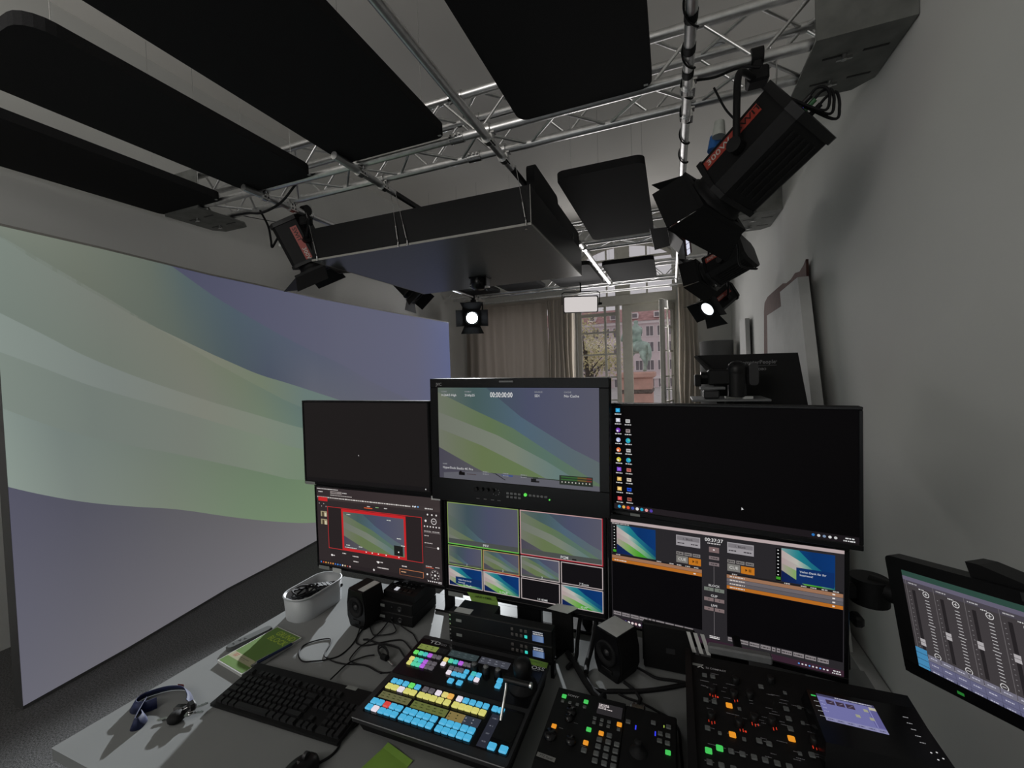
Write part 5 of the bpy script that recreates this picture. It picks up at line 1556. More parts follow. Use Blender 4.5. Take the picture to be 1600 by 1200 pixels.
for x, y, r in ((-.252, .985, .013), (-.253, .965, .010), (-.283, .905, .015), (-.235, .905, .012)):
    part('rotary_knob', MB().lathe([(r, PZ), (r * .9, PZ + .010), (0, PZ + .0105)], 16, TR(x, y, 0)), M_GLOSS, pt)
for x, y in ((-.117,1.002),(-.026,1.017),(-.044,.992),(-.027,.992),(-.045,.972),(-.028,.971),(-.06,1.018)): key(x, y, GREYK, .0115, pr, PZ, .004, name='key')
key(-.027, .947, GK, .0115, pr, PZ, .004, name='lit_key')
BL = emat('led_deep_blue', (50, 60, 230), 1)
for x, y in ((-.099, .993), (-.055, .990)): part('blue_light', MB().box(x - .0015, x + .0015, y - .006, y + .006, PZ, PZ + .001), BL, pr)
part('green_light', MB().box(-.0375, -.0355, 1.014, 1.020, PZ, PZ + .001), emat('lit_yellowgreen', (170, 200, 80), 1), pr)
j = part('joystick', MB().lathe([(.020, PZ), (.017, PZ + .006), (.008, PZ + .010), (.007, PZ + .018), (.009, PZ + .022), (.007, PZ + .026), (0, PZ + .027)], 18, TR(-.088, .93, 0)), M_CABLE, pr)
b = MB(); b.box(-.118, -.082, 1.056, 1.078, DZ + .028, DZ + .052, .003); b.cyl((-.112, 1.08, DZ + .04), (-.112, 1.09, DZ + .04), .004, 8); b.cyl((-.088, 1.08, DZ + .04), (-.088, 1.09, DZ + .04), .004, 8)
part('serial_connector', b, M_CHROME, pr)

# ================================================================== AUDIO MIXING DESK
def mz(y): return .85 + .12 * (y - 1.03)
mx_ = thing('audio_mixer', 'black digital audio mixer with raised lilac lit display', 'mixer', (.255, .95, DZ))
b = MB(); b.add([(.014, .55, DZ), (.492, .55, DZ), (.492, 1.20, DZ), (.022, 1.20, DZ), (.014, .55, mz(.55)), (.492, .55, mz(.55)), (.492, 1.20, mz(1.20)), (.022, 1.20, mz(1.20))],
    [(3, 2, 1, 0), (4, 5, 6, 7), (0, 1, 5, 4), (1, 2, 6, 5), (2, 3, 7, 6), (3, 0, 4, 7)])
part('case', b, M_MATTE, mx_)
SL = math.degrees(math.atan(.12))
def MM(x, y, dz=0): return TR(x, y, mz(y) + dz) @ RX(SL)
sp = MB(); sp.add([(.008, .55, DZ), (.030, .55, DZ), (.030, 1.205, DZ), (.016, 1.205, DZ), (.008, .55, mz(.55) + .012), (.030, .55, mz(.55) + .012), (.030, 1.205, mz(1.2) + .012), (.016, 1.205, mz(1.2) + .012)], [(3, 2, 1, 0), (4, 5, 6, 7), (0, 1, 5, 4), (1, 2, 6, 5), (2, 3, 7, 6), (3, 0, 4, 7)])
part('side_cheek', sp, M_BLACK, mx_)
def mkey(x, y, m, s, nm): key(x, y, m, s, mx_, 0, .004, M=None, name=nm).matrix_local = BASE[mx_.name].inverted() @ MM(x, y)
for x, y in ((.06,1.134),(.079,1.135),(.058,1.061),(.076,1.061),(.056,.988),(.156,.988),(.174,.987),(.185,1.135),(.227,1.086),(.226,1.061),(.224,1.036),(.098,.948),(.119,.948),(.14,.948),(.16,.948),(.181,.948),(.202,.948),(.054,.912),(.25,.986),(.076,.912),(.098,.912),(.119,.912),(.14,.912),(.16,.912)): mkey(x, y, GREYK, .0115, 'key')
for x, y in ((.08,.983),(.128,1.057),(.127,.983),(.234,1.131),(.228,.982),(.255,1.098),(.252,1.058)): mkey(x, y, GREYK, .0075, 'key')
for x, y, m in ((.107,1.06,OK),(.105,.987,OK),(.22,1.012,OK),(.298,.986,OK),(.054,.936,GK),(.076,.948,GK)): mkey(x, y, m, .0135, 'lit_key')
RL = emat('led_red_ring', (200, 50, 26), 1)
for i, (x, y) in enumerate(((.074,1.092),(.121,1.092),(.066,1.020),(.122,1.018),(.155,1.040),(.190,1.042),(.263,1.018),(.311,1.016),(.13,1.135),(.155,1.10),(.21,1.16))):
    kb = part('rotary_knob', MB(MM(x, y)).lathe([(.0095, 0), (.0085, .013), (.007, .014), (0, .0142)], 14), M_BLACK, mx_)
    if i < 8:
        b = MB(MM(x, y))
        for k in ((-.006, -.013), (.0, -.0155), (.006, -.0135))[i % 2:]:
            b.box(k[0] - .0007, k[0] + .0007, k[1] - .001 - .001 * ((i * 7 + int(k[0] * 900)) % 3), k[1] + .004, 0, .0008)
        if i % 3 == 0: b.box(.009, .0125, -.016, -.0125, 0, .0008)
        part('level_light', b, RL, kb)
cv = Canvas(MM(.255, 1.03, .0004), .45, .34, 450)
cv.text('X', 14, 42, 12, (230, 230, 230), 1, sx=1.3); cv.text('32 COMPACT', 34, 40, 5.5, (190, 190, 194), 1)
for _ in range(70):
    cv.scribble(rnd.uniform(14, 240), rnd.uniform(50, 330), rnd.uniform(8, 20), 1.5, (150, 150, 156), 1)
for k in range(5): cv.scribble(122, 86 + k * 8, 8, 1.2, (180, 180, 186), 1)
part('lettering', cv, M_PRINT, mx_)['kind'] = 'stuff'
b = MB(MM(.0, 0)); 
for x in (.06, .09, .12, .15, .18, .21, .24):
    fs = part('fader_slot', MB(MM(x, .84)).box(-.0015, .0015, -.05, .05, 0, .0006), M_BLACK, mx_)
    part('fader_cap', MB(MM(x, .85)).box(-.006, .006, -.010, .010, .0006, .010, .002), M_DARKGREY, fs)
# raised display housing
pod = MB(); q = [(.262, .95), (.478, .95), (.474, 1.135), (.264, 1.125)]; q2 = [(.268, .965), (.468, .968), (.470, 1.120), (.272, 1.112)]
vv = [(x, y, mz(y) - .002) for x, y in q] + [(x, y, .897) for x, y in q2]
pod.add(vv, [(3, 2, 1, 0), (4, 5, 6, 7), (0, 1, 5, 4), (1, 2, 6, 5), (2, 3, 7, 6), (3, 0, 4, 7)])
pd = part('display_housing', pod, M_GLOSS, mx_)
cv = Canvas(TR(.3395, 1.0635, .8974) @ RZ(-1.5), .104, .078, 104)
cv.rect(0, 0, 104, 78, (108, 108, 158), 0); cv.rect(0, 0, 104, 7, (60, 58, 84), 1); cv.scribble(34, 2, 66, 2.4, (190, 190, 200), 2)
for x in (14, 32, 50): cv.rect(x, 14, 15, 13, (58, 46, 62), 1); cv.poly([(x + 2, 25), (x + 8, 20), (x + 13, 16), (x + 13, 17.5), (x + 9, 21)], (120, 112, 130), 2)
for y in (20, 30, 40, 50): cv.scribble(3, y, 8, 2, (150, 150, 190), 2)
for x, y in ((80, 18), (60, 40), (84, 40)): cv.rect(x, y, 8, 8, (150, 150, 130), 2)
cv.rect(92, 9, 12, 8, (176, 172, 150), 2); cv.rect(88, 17, 16, 48, (92, 90, 140), 1); cv.rect(90, 17, 2, 48, (126, 126, 176), 2)
cv.rect(0, 68, 104, 10, (140, 140, 176), 2)
for i in range(6): cv.rect(i * 17.4 + .6, 69, 16, 8, (128, 128, 164), 3); cv.scribble(i * 17.4 + 4, 72, 9, 2, (60, 60, 90), 4)
part('display', cv, M_SCREEN, pd)
cv = Canvas(TR(.369, 1.043, .8974), .2, .155, 200)
cv.rect(8, 24, 9, 4, (60, 190, 90), 1)
for k in range(4): cv.scribble(9, 42 + k * 14, 9, 1.8, (150, 150, 152), 1)
for k in range(5): cv.scribble(168, 34 + k * 16, 9, 1.8, (150, 150, 152), 1)
for x, y in ((176, 120), (186, 116), (190, 128), (180, 134)): cv.disc(x, y, 1.6, (200, 200, 200), 1)
part('lit_lettering', cv, M_SCREEN, pd)['kind'] = 'stuff'
for k in range(4):
    for i in (0, 1, 2): part('key', MB(MM(.30 + i * .06, .93 - k * .02)).box(-.022, .022, -.005, .005, 0, .003, .001), M_DARKGREY, mx_)
part('corner_label', MB(MM(.033, 1.165)).box(0, .022, -.003, .004, 0, .001), M_GREYPAPER, mx_)

# ================================================================== KEYBOARD AND MOUSE
KBM = TR(-1.012, .835, DZ) @ RZ(2.2)
kb = thing('keyboard', 'black full size computer keyboard on the pale desk', 'keyboard', KBM)
W_, D_ = .44, .150
b = MB(KBM); b.add([(-W_ / 2, -D_ / 2, .004), (W_ / 2, -D_ / 2, .004), (W_ / 2, D_ / 2, .004), (-W_ / 2, D_ / 2, .004), (-W_ / 2, -D_ / 2, .012), (W_ / 2, -D_ / 2, .012), (W_ / 2, D_ / 2, .026), (-W_ / 2, D_ / 2, .026)],
    [(3, 2, 1, 0), (4, 5, 6, 7), (0, 1, 5, 4), (1, 2, 6, 5), (2, 3, 7, 6), (3, 0, 4, 7)])
for x in (-.19, .19):
    for y in (-.06, .06): b.box(x - .015, x + .015, y - .006, y + .006, 0, .005)
part('base', b, M_BLACK, kb)
u = .0188
def kmesh2(w, h=1):
    b = MB(); q = w * u / 2 - .0012; p = h * u / 2 - .0012
    b.add([(-q, -p, 0), (q, -p, 0), (q, p, 0), (-q, p, 0), (-q + .002, -p + .0015, .007), (q - .002, -p + .0015, .007), (q - .002, p - .0025, .007), (-q + .002, p - .0025, .007)],
          [(4, 5, 6, 7), (0, 1, 5, 4), (1, 2, 6, 5), (2, 3, 7, 6), (3, 0, 4, 7)])
    return b.mesh('key', M_KEY)
kc = {}
def kk(x, row, w=1, h=1, dy=0):
    if (w, h) not in kc: kc[w, h] = kmesh2(w, h)
    y = -D_ / 2 + .016 + row * u + dy + (h - 1) * u / 2
    z = .012 + (y + D_ / 2) / D_ * .014 + .0008
    piece('key', kc[w, h], kb, KBM @ TR(-W_ / 2 + .010 + (x + w / 2) * u, y, z) @ RX(math.degrees(math.atan(.014 / D_))))
rows = {0: [1.25, 1.25, 1.25, 6.25, 1.25, 1.25, 1.25, 1.25], 1: [1.25, 1] + [1] * 10 + [2.75], 2: [1.75] + [1] * 11 + [1, 1.25], 3: [1.5] + [1] * 12 + [1.5], 4: [1] * 13 + [2]}
for r_, ws in rows.items():
    x = 0
    for w in ws: kk(x, r_, w); x += w
kk(0, 5, 1, 1, .006)
for g0 in (2, 6.5, 11):
    for i in range(4): kk(g0 + i, 5, 1, 1, .006)
for i in range(3): kk(15.35 + i, 0)
kk(16.35, 1)
for r_ in (3, 4):
    for i in range(3): kk(15.35 + i, r_)
for i in range(3): kk(15.35 + i, 5, 1, 1, .006)
kk(18.7, 0, 2); kk(20.7, 0)
for r_ in (1, 2, 3):
    for i in range(3): kk(18.7 + i, r_)
for i in range(4): kk(18.7 + i, 4)
kk(21.7, 0, 1, 2); kk(21.7, 2, 1, 2)
part('label_sticker', MB(KBM).box(.125, .16, D_ / 2 - .010, D_ / 2 + .002, .026, .0268), M_GREYPAPER, kb)
part('indicator_light', MB(KBM).box(.126, .1275, .044, .0455, .0245, .0255), emat('led_white', (200, 205, 210), 1), kb)

ms = thing('computer_mouse', 'black computer mouse at the near edge of the desk', 'mouse', (-.815, .675, DZ))
vv = []; ff = []
nu, nv = 18, 7
for j in range(nv):
    t = j / (nv - 1) * PI / 2
    for i in range(nu):
        a = 2 * PI * i / nu
        vv.append((-.815 + .032 * math.cos(a) * math.cos(t) ** .6, .675 + .056 * math.sin(a) * math.cos(t) ** .6, DZ + .003 + .036 * math.sin(t) * (1 - .12 * math.sin(a))))
for j in range(nv - 1):
    for i in range(nu): ff.append((j * nu + i, j * nu + (i + 1) % nu, (j + 1) * nu + (i + 1) % nu, (j + 1) * nu + i))
b = MB(); b.add(vv, ff, True); b.box(-.84, -.79, .64, .71, DZ, DZ + .006, .002)
part('shell', b, M_BLACK, ms)
part('scroll_wheel', MB().cyl((-.819, .700, DZ + .034), (-.811, .700, DZ + .034), .009, 12), M_DARKGREY, ms)
cv = Canvas(TR(-.815, .676, DZ + .0394), .012, .012, 12)
for i in range(4): cv.rect(2 + i * 2.2, 2 + (i % 2), 1, 6, (140, 140, 140), 1)
part('maker_mark', cv, M_PRINT, ms)

# ================================================================== THINGS ON THE DESK
nb = TR(-1.312, .972, DZ) @ RZ(-8.4)
t = thing('notepad', 'green covered notepad lying behind the keyboard', 'notepad', nb)
part('pages', MB(nb).box(-.071, .071, -.0995, .0995, 0, .010), M_PAPER, t)
cv = Canvas(nb @ TR(0, 0, .0104), .142, .199, 142)
cv.rect(3, 3, 136, 193, (84, 114, 48), 0); cv.rect(3, 146, 136, 24, (150, 148, 120), 1)
cv.text('GRUND', 132, 32, 21, (150, 172, 52), 2, 1.0, .9); cv.text('BLOCK', 128, 60, 21, (150, 172, 52), 2, 1.0, .95)
cv.text('SRF', 18, 163, 9, (150, 60, 50), 2); cv.rect(18, 150, 22, 2, (150, 60, 50), 2)
cv.scribble(50, 154, 50, 3, (110, 106, 90), 2); cv.scribble(50, 160, 36, 2, (120, 116, 100), 2)
part('cover', cv, M_PRINT, t)
pn = thing('pen', 'dark blue ballpoint pen lying across the green notepad', 'pen', (-1.237, .963, DZ + .011))
pa, pb_ = V((-1.254, .897, DZ + .0155)), V((-1.221, 1.028, DZ + .0155))
dd = (pb_ - pa).normalized()
part('barrel', MB().tube([pa + dd * .012, pb_ - dd * .012], .0048, 10), mat('navy_plastic', (.012, .022, .07), .3, var=.1, scale=40), pn)
part('tip', MB().tube([pb_ - dd * .012, pb_], .0045, 10, r2=.001), M_CHROME, pn)
part('push_button', MB().tube([pa - dd * .004, pa + dd * .012], .0036, 8), M_CHROME, pn)
part('clip', MB().tube([pa + dd * .012 + V((.0, 0, .006)), pa + dd * .05 + V((0, 0, .006))], .0014, 6), M_CHROME, pn)

rm = TR(-1.407, 1.003, DZ) @ RZ(-17)
t = thing('presenter_remote', 'slim grey remote lying at the desk edge beside the notepad', 'remote', rm)
part('casing', MB(rm).prism(rrect(-.016, .016, -.072, .072, .013), 0.0, .010), mat('grey_soft_plastic', (.10, .105, .105), .4, var=.05, scale=30), t)
part('top_shell', MB(rm).prism(rrect(-.0145, .0145, -.069, .069, .012), .010, .014), mat('grey_soft_plastic', (.1, .1, .1)), t)
cv = Canvas(rm @ TR(0, 0, .0144), .03, .14, 30)
cv.poly([(8, 86), (22, 80), (22, 92)], (24, 26, 26), 1); cv.poly([(22, 100), (8, 94), (8, 106)], (24, 26, 26), 1); cv.rect(9, 118, 12, 5, (24, 26, 26), 1)
part('button_print', cv, M_PRINT, t)

# white tray with odds and ends
TM = TR(-1.352, 1.235, DZ) @ RZ(-2)
t = thing('storage_tray', 'white rounded plastic tray holding cables at the desk corner', 'tray', TM)
tw, tl, th_ = .065, .112, .088
out = rrect(-tw, tw, -tl, tl, .055, 7); inn = rrect(-tw + .005, tw - .005, -tl + .005, tl - .005, .05, 7)
n = len(out)
b = MB(TM)
sc = .95
vv = [(x * sc, y * sc, .0) for x, y in out] + [(x, y, th_) for x, y in out] + [(x, y, th_) for x, y in inn] + [(x * sc, y * sc, .006) for x, y in inn]
ff = []
for k in range(3):
    for i in range(n): ff.append((k * n + i, k * n + (i + 1) % n, (k + 1) * n + (i + 1) % n, (k + 1) * n + i))
b.add(vv, ff, True)
b.add(vv[:n], [tuple(range(n))[::-1]]); b.add(vv[3 * n:], [tuple(range(n))])
part('tub', b, M_WHITE, t)
rb = MB(TM)
rim = [(x, y, th_) for x, y in out]
rb.tube(rim + [rim[0]], .0035, 6)
part('rim', rb, M_WHITE, t)
pts = []
for i in range(60):
    a = i / 60 * 2 * PI * 4
    pts.append(TM @ V((-.012 + (.034 + .004 * math.sin(3.3 * a)) * math.cos(a), -.030 + .05 * math.sin(a), .062 + .012 * math.sin(a * 1.7) + i * .0004)))
single('coiled_cable', MB().tube(pts, .0035, 6), M_CABLE, 'black coiled cable lying in the white tray', 'cable')
gm = TM @ TR(.022, .048, .062) @ RZ(-24) @ RX(-14)
g_ = thing('remote_control', 'small black remote with key pad lying in the white tray', 'remote', gm)
part('casing', MB(gm).box(-.021, .021, -.055, .055, 0, .014, .004), M_BLACK, g_)
for i in range(3):
    for j_ in range(5): part('key', MB(gm).box(-.015 + i * .012, -.008 + i * .012, -.04 + j_ * .016, -.032 + j_ * .016, .014, .0158), M_DARKGREY, g_)
gm = TM @ TR(-.014, .010, .045) @ RZ(-40) @ RX(-8)
g_ = thing('charger', 'black plug adapter lying among cables in the white tray', 'adapter', gm)
part('body', MB(gm).box(-.022, .022, -.03, .03, 0, .022, .004), M_BLACK, g_)
part('printed_label', MB(gm).box(-.015, .015, -.02, .02, .022, .0226), M_GREYPAPER, g_)

# lanyard with keys
LB = mat('navy_ribbon', (.009, .016, .065), .7, var=.35, scale=60)
t = thing('lanyard', 'dark blue printed lanyard lying in a loop on the desk corner', 'lanyard', (-1.40, .70, DZ))
def ribbon(pts, w, m, name, par, lean=0.3):
    P = spline(pts, 6); b = MB(); vv = []; ff = []
    for i, p in enumerate(P):
        tdir = (P[min(i + 1, len(P) - 1)] - P[max(i - 1, 0)]).normalized()
        sd = V((0, 0, 1)).cross(tdir).normalized()
        up_ = (V((0, 0, 1)) + sd * lean).normalized()
        for q in (p, p + up_ * w): vv += [q - sd * .0008, q + sd * .0008]
    for i in range(len(P) - 1):
        a = 4 * i; c = a + 4
        ff += [(a, a + 2, c + 2, c), (a + 1, c + 1, c + 3, a + 3), (a + 2, a + 3, c + 3, c + 2), (a, c, c + 1, a + 1)]
    b.add(vv, ff, True)
    return part(name, b, m, par)
z_ = DZ + .001
ribbon([(-1.275, .735, z_ + .006), (-1.31, .757, z_), (-1.36, .772, z_), (-1.405, .760, z_), (-1.435, .735, z_), (-1.452, .705, z_), (-1.445, .675, z_), (-1.415, .664, z_), (-1.385, .680, z_), (-1.372, .700, z_)], .027, LB, 'ribbon', t, .6)
ribbon([(-1.418, .690, z_), (-1.398, .668, z_), (-1.375, .645, z_), (-1.352, .628, z_), (-1.335, .640, z_), (-1.345, .662, z_), (-1.366, .672, z_)], .028, LB, 'ribbon', t, .4)
pm_ = mat('printed_red_patch', (.16, .035, .025), .7, var=.3, scale=90)
for p, q in (((-1.372, .7715, z_ + .006), (-1.392, .767, z_ + .006)), ((-1.449, .716, z_ + .006), (-1.452, .700, z_ + .006))):
    pp, qq = V(p), V(q); b = MB(); n_ = (qq - pp).cross(V((0, 0, 1))).normalized() * .0022
    if n_.y > 0 : n_ = -n_
    b.add([pp + n_ , qq + n_, qq + n_ + V((0, 0, .012)), pp + n_ + V((0, 0, .012))], [(0, 1, 2, 3)])
    part('printed_patch', b, pm_, t)
part('metal_clip', MB().tube([(-1.276, .735, z_ + .014), (-1.266, .725, z_ + .012), (-1.262, .716, z_ + .010)], .004, 8), M_CHROME, t)
t = thing('key_bunch', 'bunch of keys and black fobs hooked to the blue lanyard', 'keys', (-1.27, .70, DZ))
b = MB(); ring = [(-1.262 + .010 * math.cos(a), .706 + .010 * math.sin(a), z_ + .012 + .006 * math.sin(a)) for a in [2 * PI * i / 16 for i in range(17)]]
part('key_ring', MB().tube(ring, .0016, 6), M_CHROME, t)
fm = TR(-1.285, .712, DZ) @ RZ(20)
part('fob', MB(fm).box(-.018, .012, -.010, .010, .004, .022, .004), M_BLACK, t)
part('fob', MB(TR(-1.258, .722, DZ + .006) @ RZ(-20)).box(-.014, .014, -.009, .009, .004, .024, .004), M_BLACK, t)
part('fob', MB(TR(-1.27, .690, DZ)).lathe([(.014, .0), (.020, .006), (.021, .014), (.014, .022), (0, .024)], 14), M_CABLE, t)
def keyshape(o, ang, name='key'):
    Mk = TR(*o) @ RZ(ang)
    b = MB(Mk); b.prism(rrect(-.009, .009, -.009, .009, .006), 0, .002); b.box(-.003, .003, -.036, -.008, 0, .002)
    for i in range(3): b.box(.003, .005, -.032 + i * .008, -.028 + i * .008, 0, .002)
    part(name, b, M_CHROME, t)
keyshape((-1.290, .694, DZ + .004), -50); keyshape((-1.248, .716, DZ + .016), 150); keyshape((-1.246, .706, DZ + .012), 120)

# loudspeakers: faceted black desktop speakers
def speaker(label, x, y, yaw, sticker):
    M = TR(x, y, DZ) @ RZ(yaw)
    t = thing('desktop_speaker', label, 'speaker', M)
    w, h, d = .050, .138, .062
    prof = [(-w * .72, .0), (w * .72, .0), (w, .035), (w, .085), (w * .78, h), (-w * .78, h), (-w, .085), (-w, .035)]
    P_ = M @ Matrix(((1, 0, 0, 0), (0, 0, 1, 0), (0, 1, 0, 0), (0, 0, 0, 1)))
    part('cabinet', MB(P_).prism(prof, -d * .55, d * .8), M_MATTE, t)
    part('front_baffle', MB(P_).prism([(a * .95, .002 + b_ * .97) for a, b_ in prof], -d * .62, -d * .55), M_GLOSS, t)
    F = M @ Matrix(((1, 0, 0, 0), (0, 0, -1, -d * .62), (0, 1, 0, .076), (0, 0, 0, 1)))
    part('woofer', MB(F).lathe([(.036, .0), (.036, .005), (.031, .006), (.026, .002), (.012, -.004), (0, -.004)], 24), M_CABLE, t)
    part('dust_cap', MB(F).lathe([(.011, -.003), (.008, .003), (0, .005)], 16), M_DARKGREY, t)
    part('port', MB(F @ TR(0, -.052, 0)).box(-.02, .02, -.006, .006, 0, .003, .002), M_BLACK, t)
    part('foot', MB(M).box(-.03, .03, -.03, .04, -.0, .004), M_CABLE, t)
    if sticker: part('sticker', MB(M).box(*sticker, h, h + .0012), M_PAPER, t)
    return t
speaker('black desktop loudspeaker beside the white tray', -1.085, 1.215, -10, (.006, .036, -.03, .045))
speaker('black desktop loudspeaker with white paper on top, behind the camera controller', -.178, 1.245, -32, (-.036, .036, -.034, .046))

# stacked amplifiers and keypad deck
def rack_unit(label, x0, x1, y0, y1, z0, z1, name, cat, group=None):
    t = thing(name, label, cat, ((x0 + x1) / 2, (y0 + y1) / 2, z0), group)
    part('case', MB().box(x0, x1, y0 + .003, y1, z0 + .001, z1, .002), M_MATTE, t)
    part('front_panel', MB().box(x0 + .001, x1 - .001, y0, y0 + .003, z0 + .0015, z1 - .0005, .001), M_BLACK, t)
    return t
for i, lb in ((0, 'lower of two black converter boxes behind the loose cables'), (1, 'upper of two black converter boxes, under the keypad deck')):
    z = DZ + i * .041
    t = rack_unit(lb, -1.050, -.892, 1.238, 1.40, z, z + .0405, 'converter_box', 'converter')
    part('label_sticker', MB().box(-1.040, -1.012, 1.2372, 1.238, z + .018, z + .028), M_GREYPAPER, t)
    F = frame((-.945, 1.238, z + .02), (1, 0, 0), (0, 0, 1), (0, -1, 0))
    part('jack', MB(F).lathe([(.010, 0), (.010, .003), (.007, .0035), (.006, .001), (0, .001)], 16), M_DARKGREY, t)
    part('jack', MB(F @ TR(-.035, 0, 0)).lathe([(.006, 0), (.006, .003), (0, .003)], 12), M_BLACK, t)
km = TR(-.962, 1.312, DZ + .082) @ RZ(-4)
t = thing('keypad_deck', 'black sloping keypad deck on top of the converter boxes', 'keypad', km)
b = MB(km); b.add([(-.072, -.05, 0), (.072, -.05, 0), (.072, .06, 0), (-.072, .06, 0), (-.072, -.05, .022), (.072, -.05, .022), (.072, .06, .036), (-.072, .06, .036)], [(3, 2, 1, 0), (4, 5, 6, 7), (0, 1, 5, 4), (1, 2, 6, 5), (2, 3, 7, 6), (3, 0, 4, 7)])
part('case', b, M_BLACK, t)
for i in range(5):
    for j_ in range(3):
        x, y = -.045 + i * .021, -.030 + j_ * .026
        part('lit_key' if (i, j_) == (1, 0) else 'key', MB(km @ TR(x, y, .0222 + (y + .05) * .127) @ RX(7)).box(-.008, .008, -.009, .009, 0, .003, .001), emat('lit_white_key', (190, 190, 196), 1) if (i, j_) == (1, 0) else M_GLOSS, t)
part('label_sticker', MB(km @ TR(.03, .051, .0352) @ RX(7)).box(-.02, .02, -.004, .004, 0, .001), M_PAPER, t)

# two video recorders with lit screens, box with a green note
for i, lb in ((0, 'lower black video recorder with small lit screen behind the switcher'), (1, 'upper black video recorder with small lit screen behind the switcher')):
    z = DZ + .054 + i * .047
    t = rack_unit(lb, -.690, -.345, 1.150, 1.186, z, z + .0465, 'video_recorder', 'recorder')
    F = frame((-.5125, 1.1495, z + .0235), (1, 0, 0), (0, 0, 1), (0, -1, 0))
    cv = Canvas(F @ TR(.1245, .000, .0003), .036, .031, 100)
    cv.rect(0, 0, 100, cv.H, (56, 78, 118), 0); cv.rect(0, 0, 100, 34, (14, 18, 30), 1)
    cv.wave((2, 34, 90, cv.H - 36), 'cam', 2); cv.rect(2, 34, 90, cv.H - 36, (72, 96, 140), 3, (110, 132, 166))
    cv.text('00:00:00:00', 50, 30, 13, (210, 212, 216), 4, .5); cv.scribble(6, 4, 84, 7, (190, 194, 200), 4)
    part('screen', cv, M_SCREEN, t)
    for j_, yy in ((0, .009), (1, -.007)):
        for k in range(4):
            if (j_, k) == (0, 1): continue
            lit_ = (j_, k) == (1, 3)
            part('lit_key' if lit_ else 'key', MB(F @ TR(.043 + k * .0145, yy, 0)).box(-.0045, .0045, -.0045, .0045, 0, .002, .0012), emat('lit_cyan', (50, 200, 186), 1) if lit_ else mat('grey_key', (.10, .09, .085), .5), t)
    part('label_sticker', MB(F).box(-.150, -.130, -.004, .005, 0, .0006), M_GREYPAPER, t)
    for k in range(3): part('screw', MB(F).cyl((-.171, -.014 + .014 * k, 0), (-.171, -.014 + .014 * k, .0015), .003, 8), M_CHROME, t)
    if i: part('paper_label', MB().box(-.672, -.615, 1.156, 1.182, z + .0466, z + .0474), M_PAPER, t)
t = thing('riser', 'low black stand underneath the two video recorders', 'stand', (-.51, 1.20, DZ))
part('shelf', MB().box(-.685, -.35, 1.155, 1.184, DZ + .040, DZ + .0535, .002), M_BLACK, t)
for x in (-.68, -.355): part('leg', MB().box(x, x + .01, 1.16, 1.183, DZ, DZ + .040), M_BLACK, t)
t = rack_unit('small black box behind the recorders, under the curling green note', -.690, -.555, 1.195, 1.262, DZ, DZ + .128, 'interface_box', 'box')
part('label_sticker', MB().box(-.684, -.664, 1.1942, 1.195, DZ + .108, DZ + .116), M_GREYPAPER, t)
gn = thing('folded_note', 'folded green paper note with handwriting below the tiled monitor', 'note', (-.62, 1.27, DZ + .10))
b = MB()
prof = [(1.3005, .872), (1.298, .858), (1.288, .846), (1.270, .839), (1.252, .836), (1.236, .832)]
vv = []; ff = []
for i, (y, z) in enumerate(prof): vv += [(-.70 + i * .012, y, z), (-.588 + i * .007, y, z), (-.70 + i * .012, y + .0008, z + .0006), (-.588 + i * .007, y + .0008, z + .0006)]
for i in range(len(prof) - 1):
    a = 4 * i; c = a + 4; ff += [(a, a + 1, c + 1, c), (a + 2, c + 2, c + 3, a + 3), (a, c, c + 2, a + 2), (a + 1, a + 3, c + 3, c + 1)]
b.add(vv, ff)
part('sheet', b, M_GREEN, gn)
cv = Canvas(frame((-.635, 1.2985, .864), (1, 0, 0), V((0, .0025, .014)).normalized(), V((0, -.014, .0025)).normalized()) @ TR(0, 0, .0016), .09, .016, 90)
cv.text('INPUT + TIMER', 45, 11, 6.4, (40, 66, 14), 1, .5)
part('handwriting', cv, M_PRINT, gn)

t = thing('mini_computer', 'small black ribbed computer box behind the loudspeaker', 'computer', (-.03, 1.36, DZ))
part('case', MB().box(-.10, .045, 1.29, 1.43, DZ + .003, DZ + .14, .004), M_MATTE, t)
for i in range(5): part('side_rib', MB().box(-.103, -.10, 1.30 + .024 * i, 1.312 + .024 * i, DZ + .02, DZ + .13), M_BLACK, t)
part('port_cover', MB().box(-.035, -.01, 1.288, 1.29, DZ + .06, DZ + .075), M_DARKGREY, t)
for x in (-.09, .035): part('foot', MB().box(x - .008, x + .008, 1.30, 1.42, DZ, DZ + .003), M_CABLE, t)
sticky = TR(-.645, .765, DZ) @ RZ(-14)
t = thing('sticky_note', 'lime green sticky note on the desk before the switcher', 'note', sticky)
b = MB(sticky); b.add([(-.045, -.045, .0008), (.045, -.045, .0008), (.045, .03, .0012), (-.045, .03, .0012), (.045, .045, .004), (-.045, .045, .004), (-.045, -.045, 0), (.045, -.045, 0), (.045, .03, .0004), (-.045, .03, .0004)],
    [(0, 1, 2, 3), (3, 2, 4, 5), (7, 6, 9, 8)])
part('sheet', b, M_GREEN, t)

# clip or sheaf of plates beside the mixer
t = thing('paper_sheaf', 'white folded sheets standing at the back corner of the mixer', 'papers', (.06, 1.22, DZ + .11))
for i in range(3):
    b = MB(); x = .035 + i * .018
    b.add([(x, 1.212, .868), (x + .010, 1.212, .868), (x - .004, 1.25, .90), (x - .014, 1.25, .90), (x, 1.2125, .8675), (x + .010, 1.2125, .8675), (x - .004, 1.2505, .8995), (x - .014, 1.2505, .8995)], [(0, 1, 2, 3), (7, 6, 5, 4), (0, 4, 5, 1), (2, 6, 7, 3), (1, 5, 6, 2), (0, 3, 7, 4)])
    part('sheet', b, M_PAPER, t)

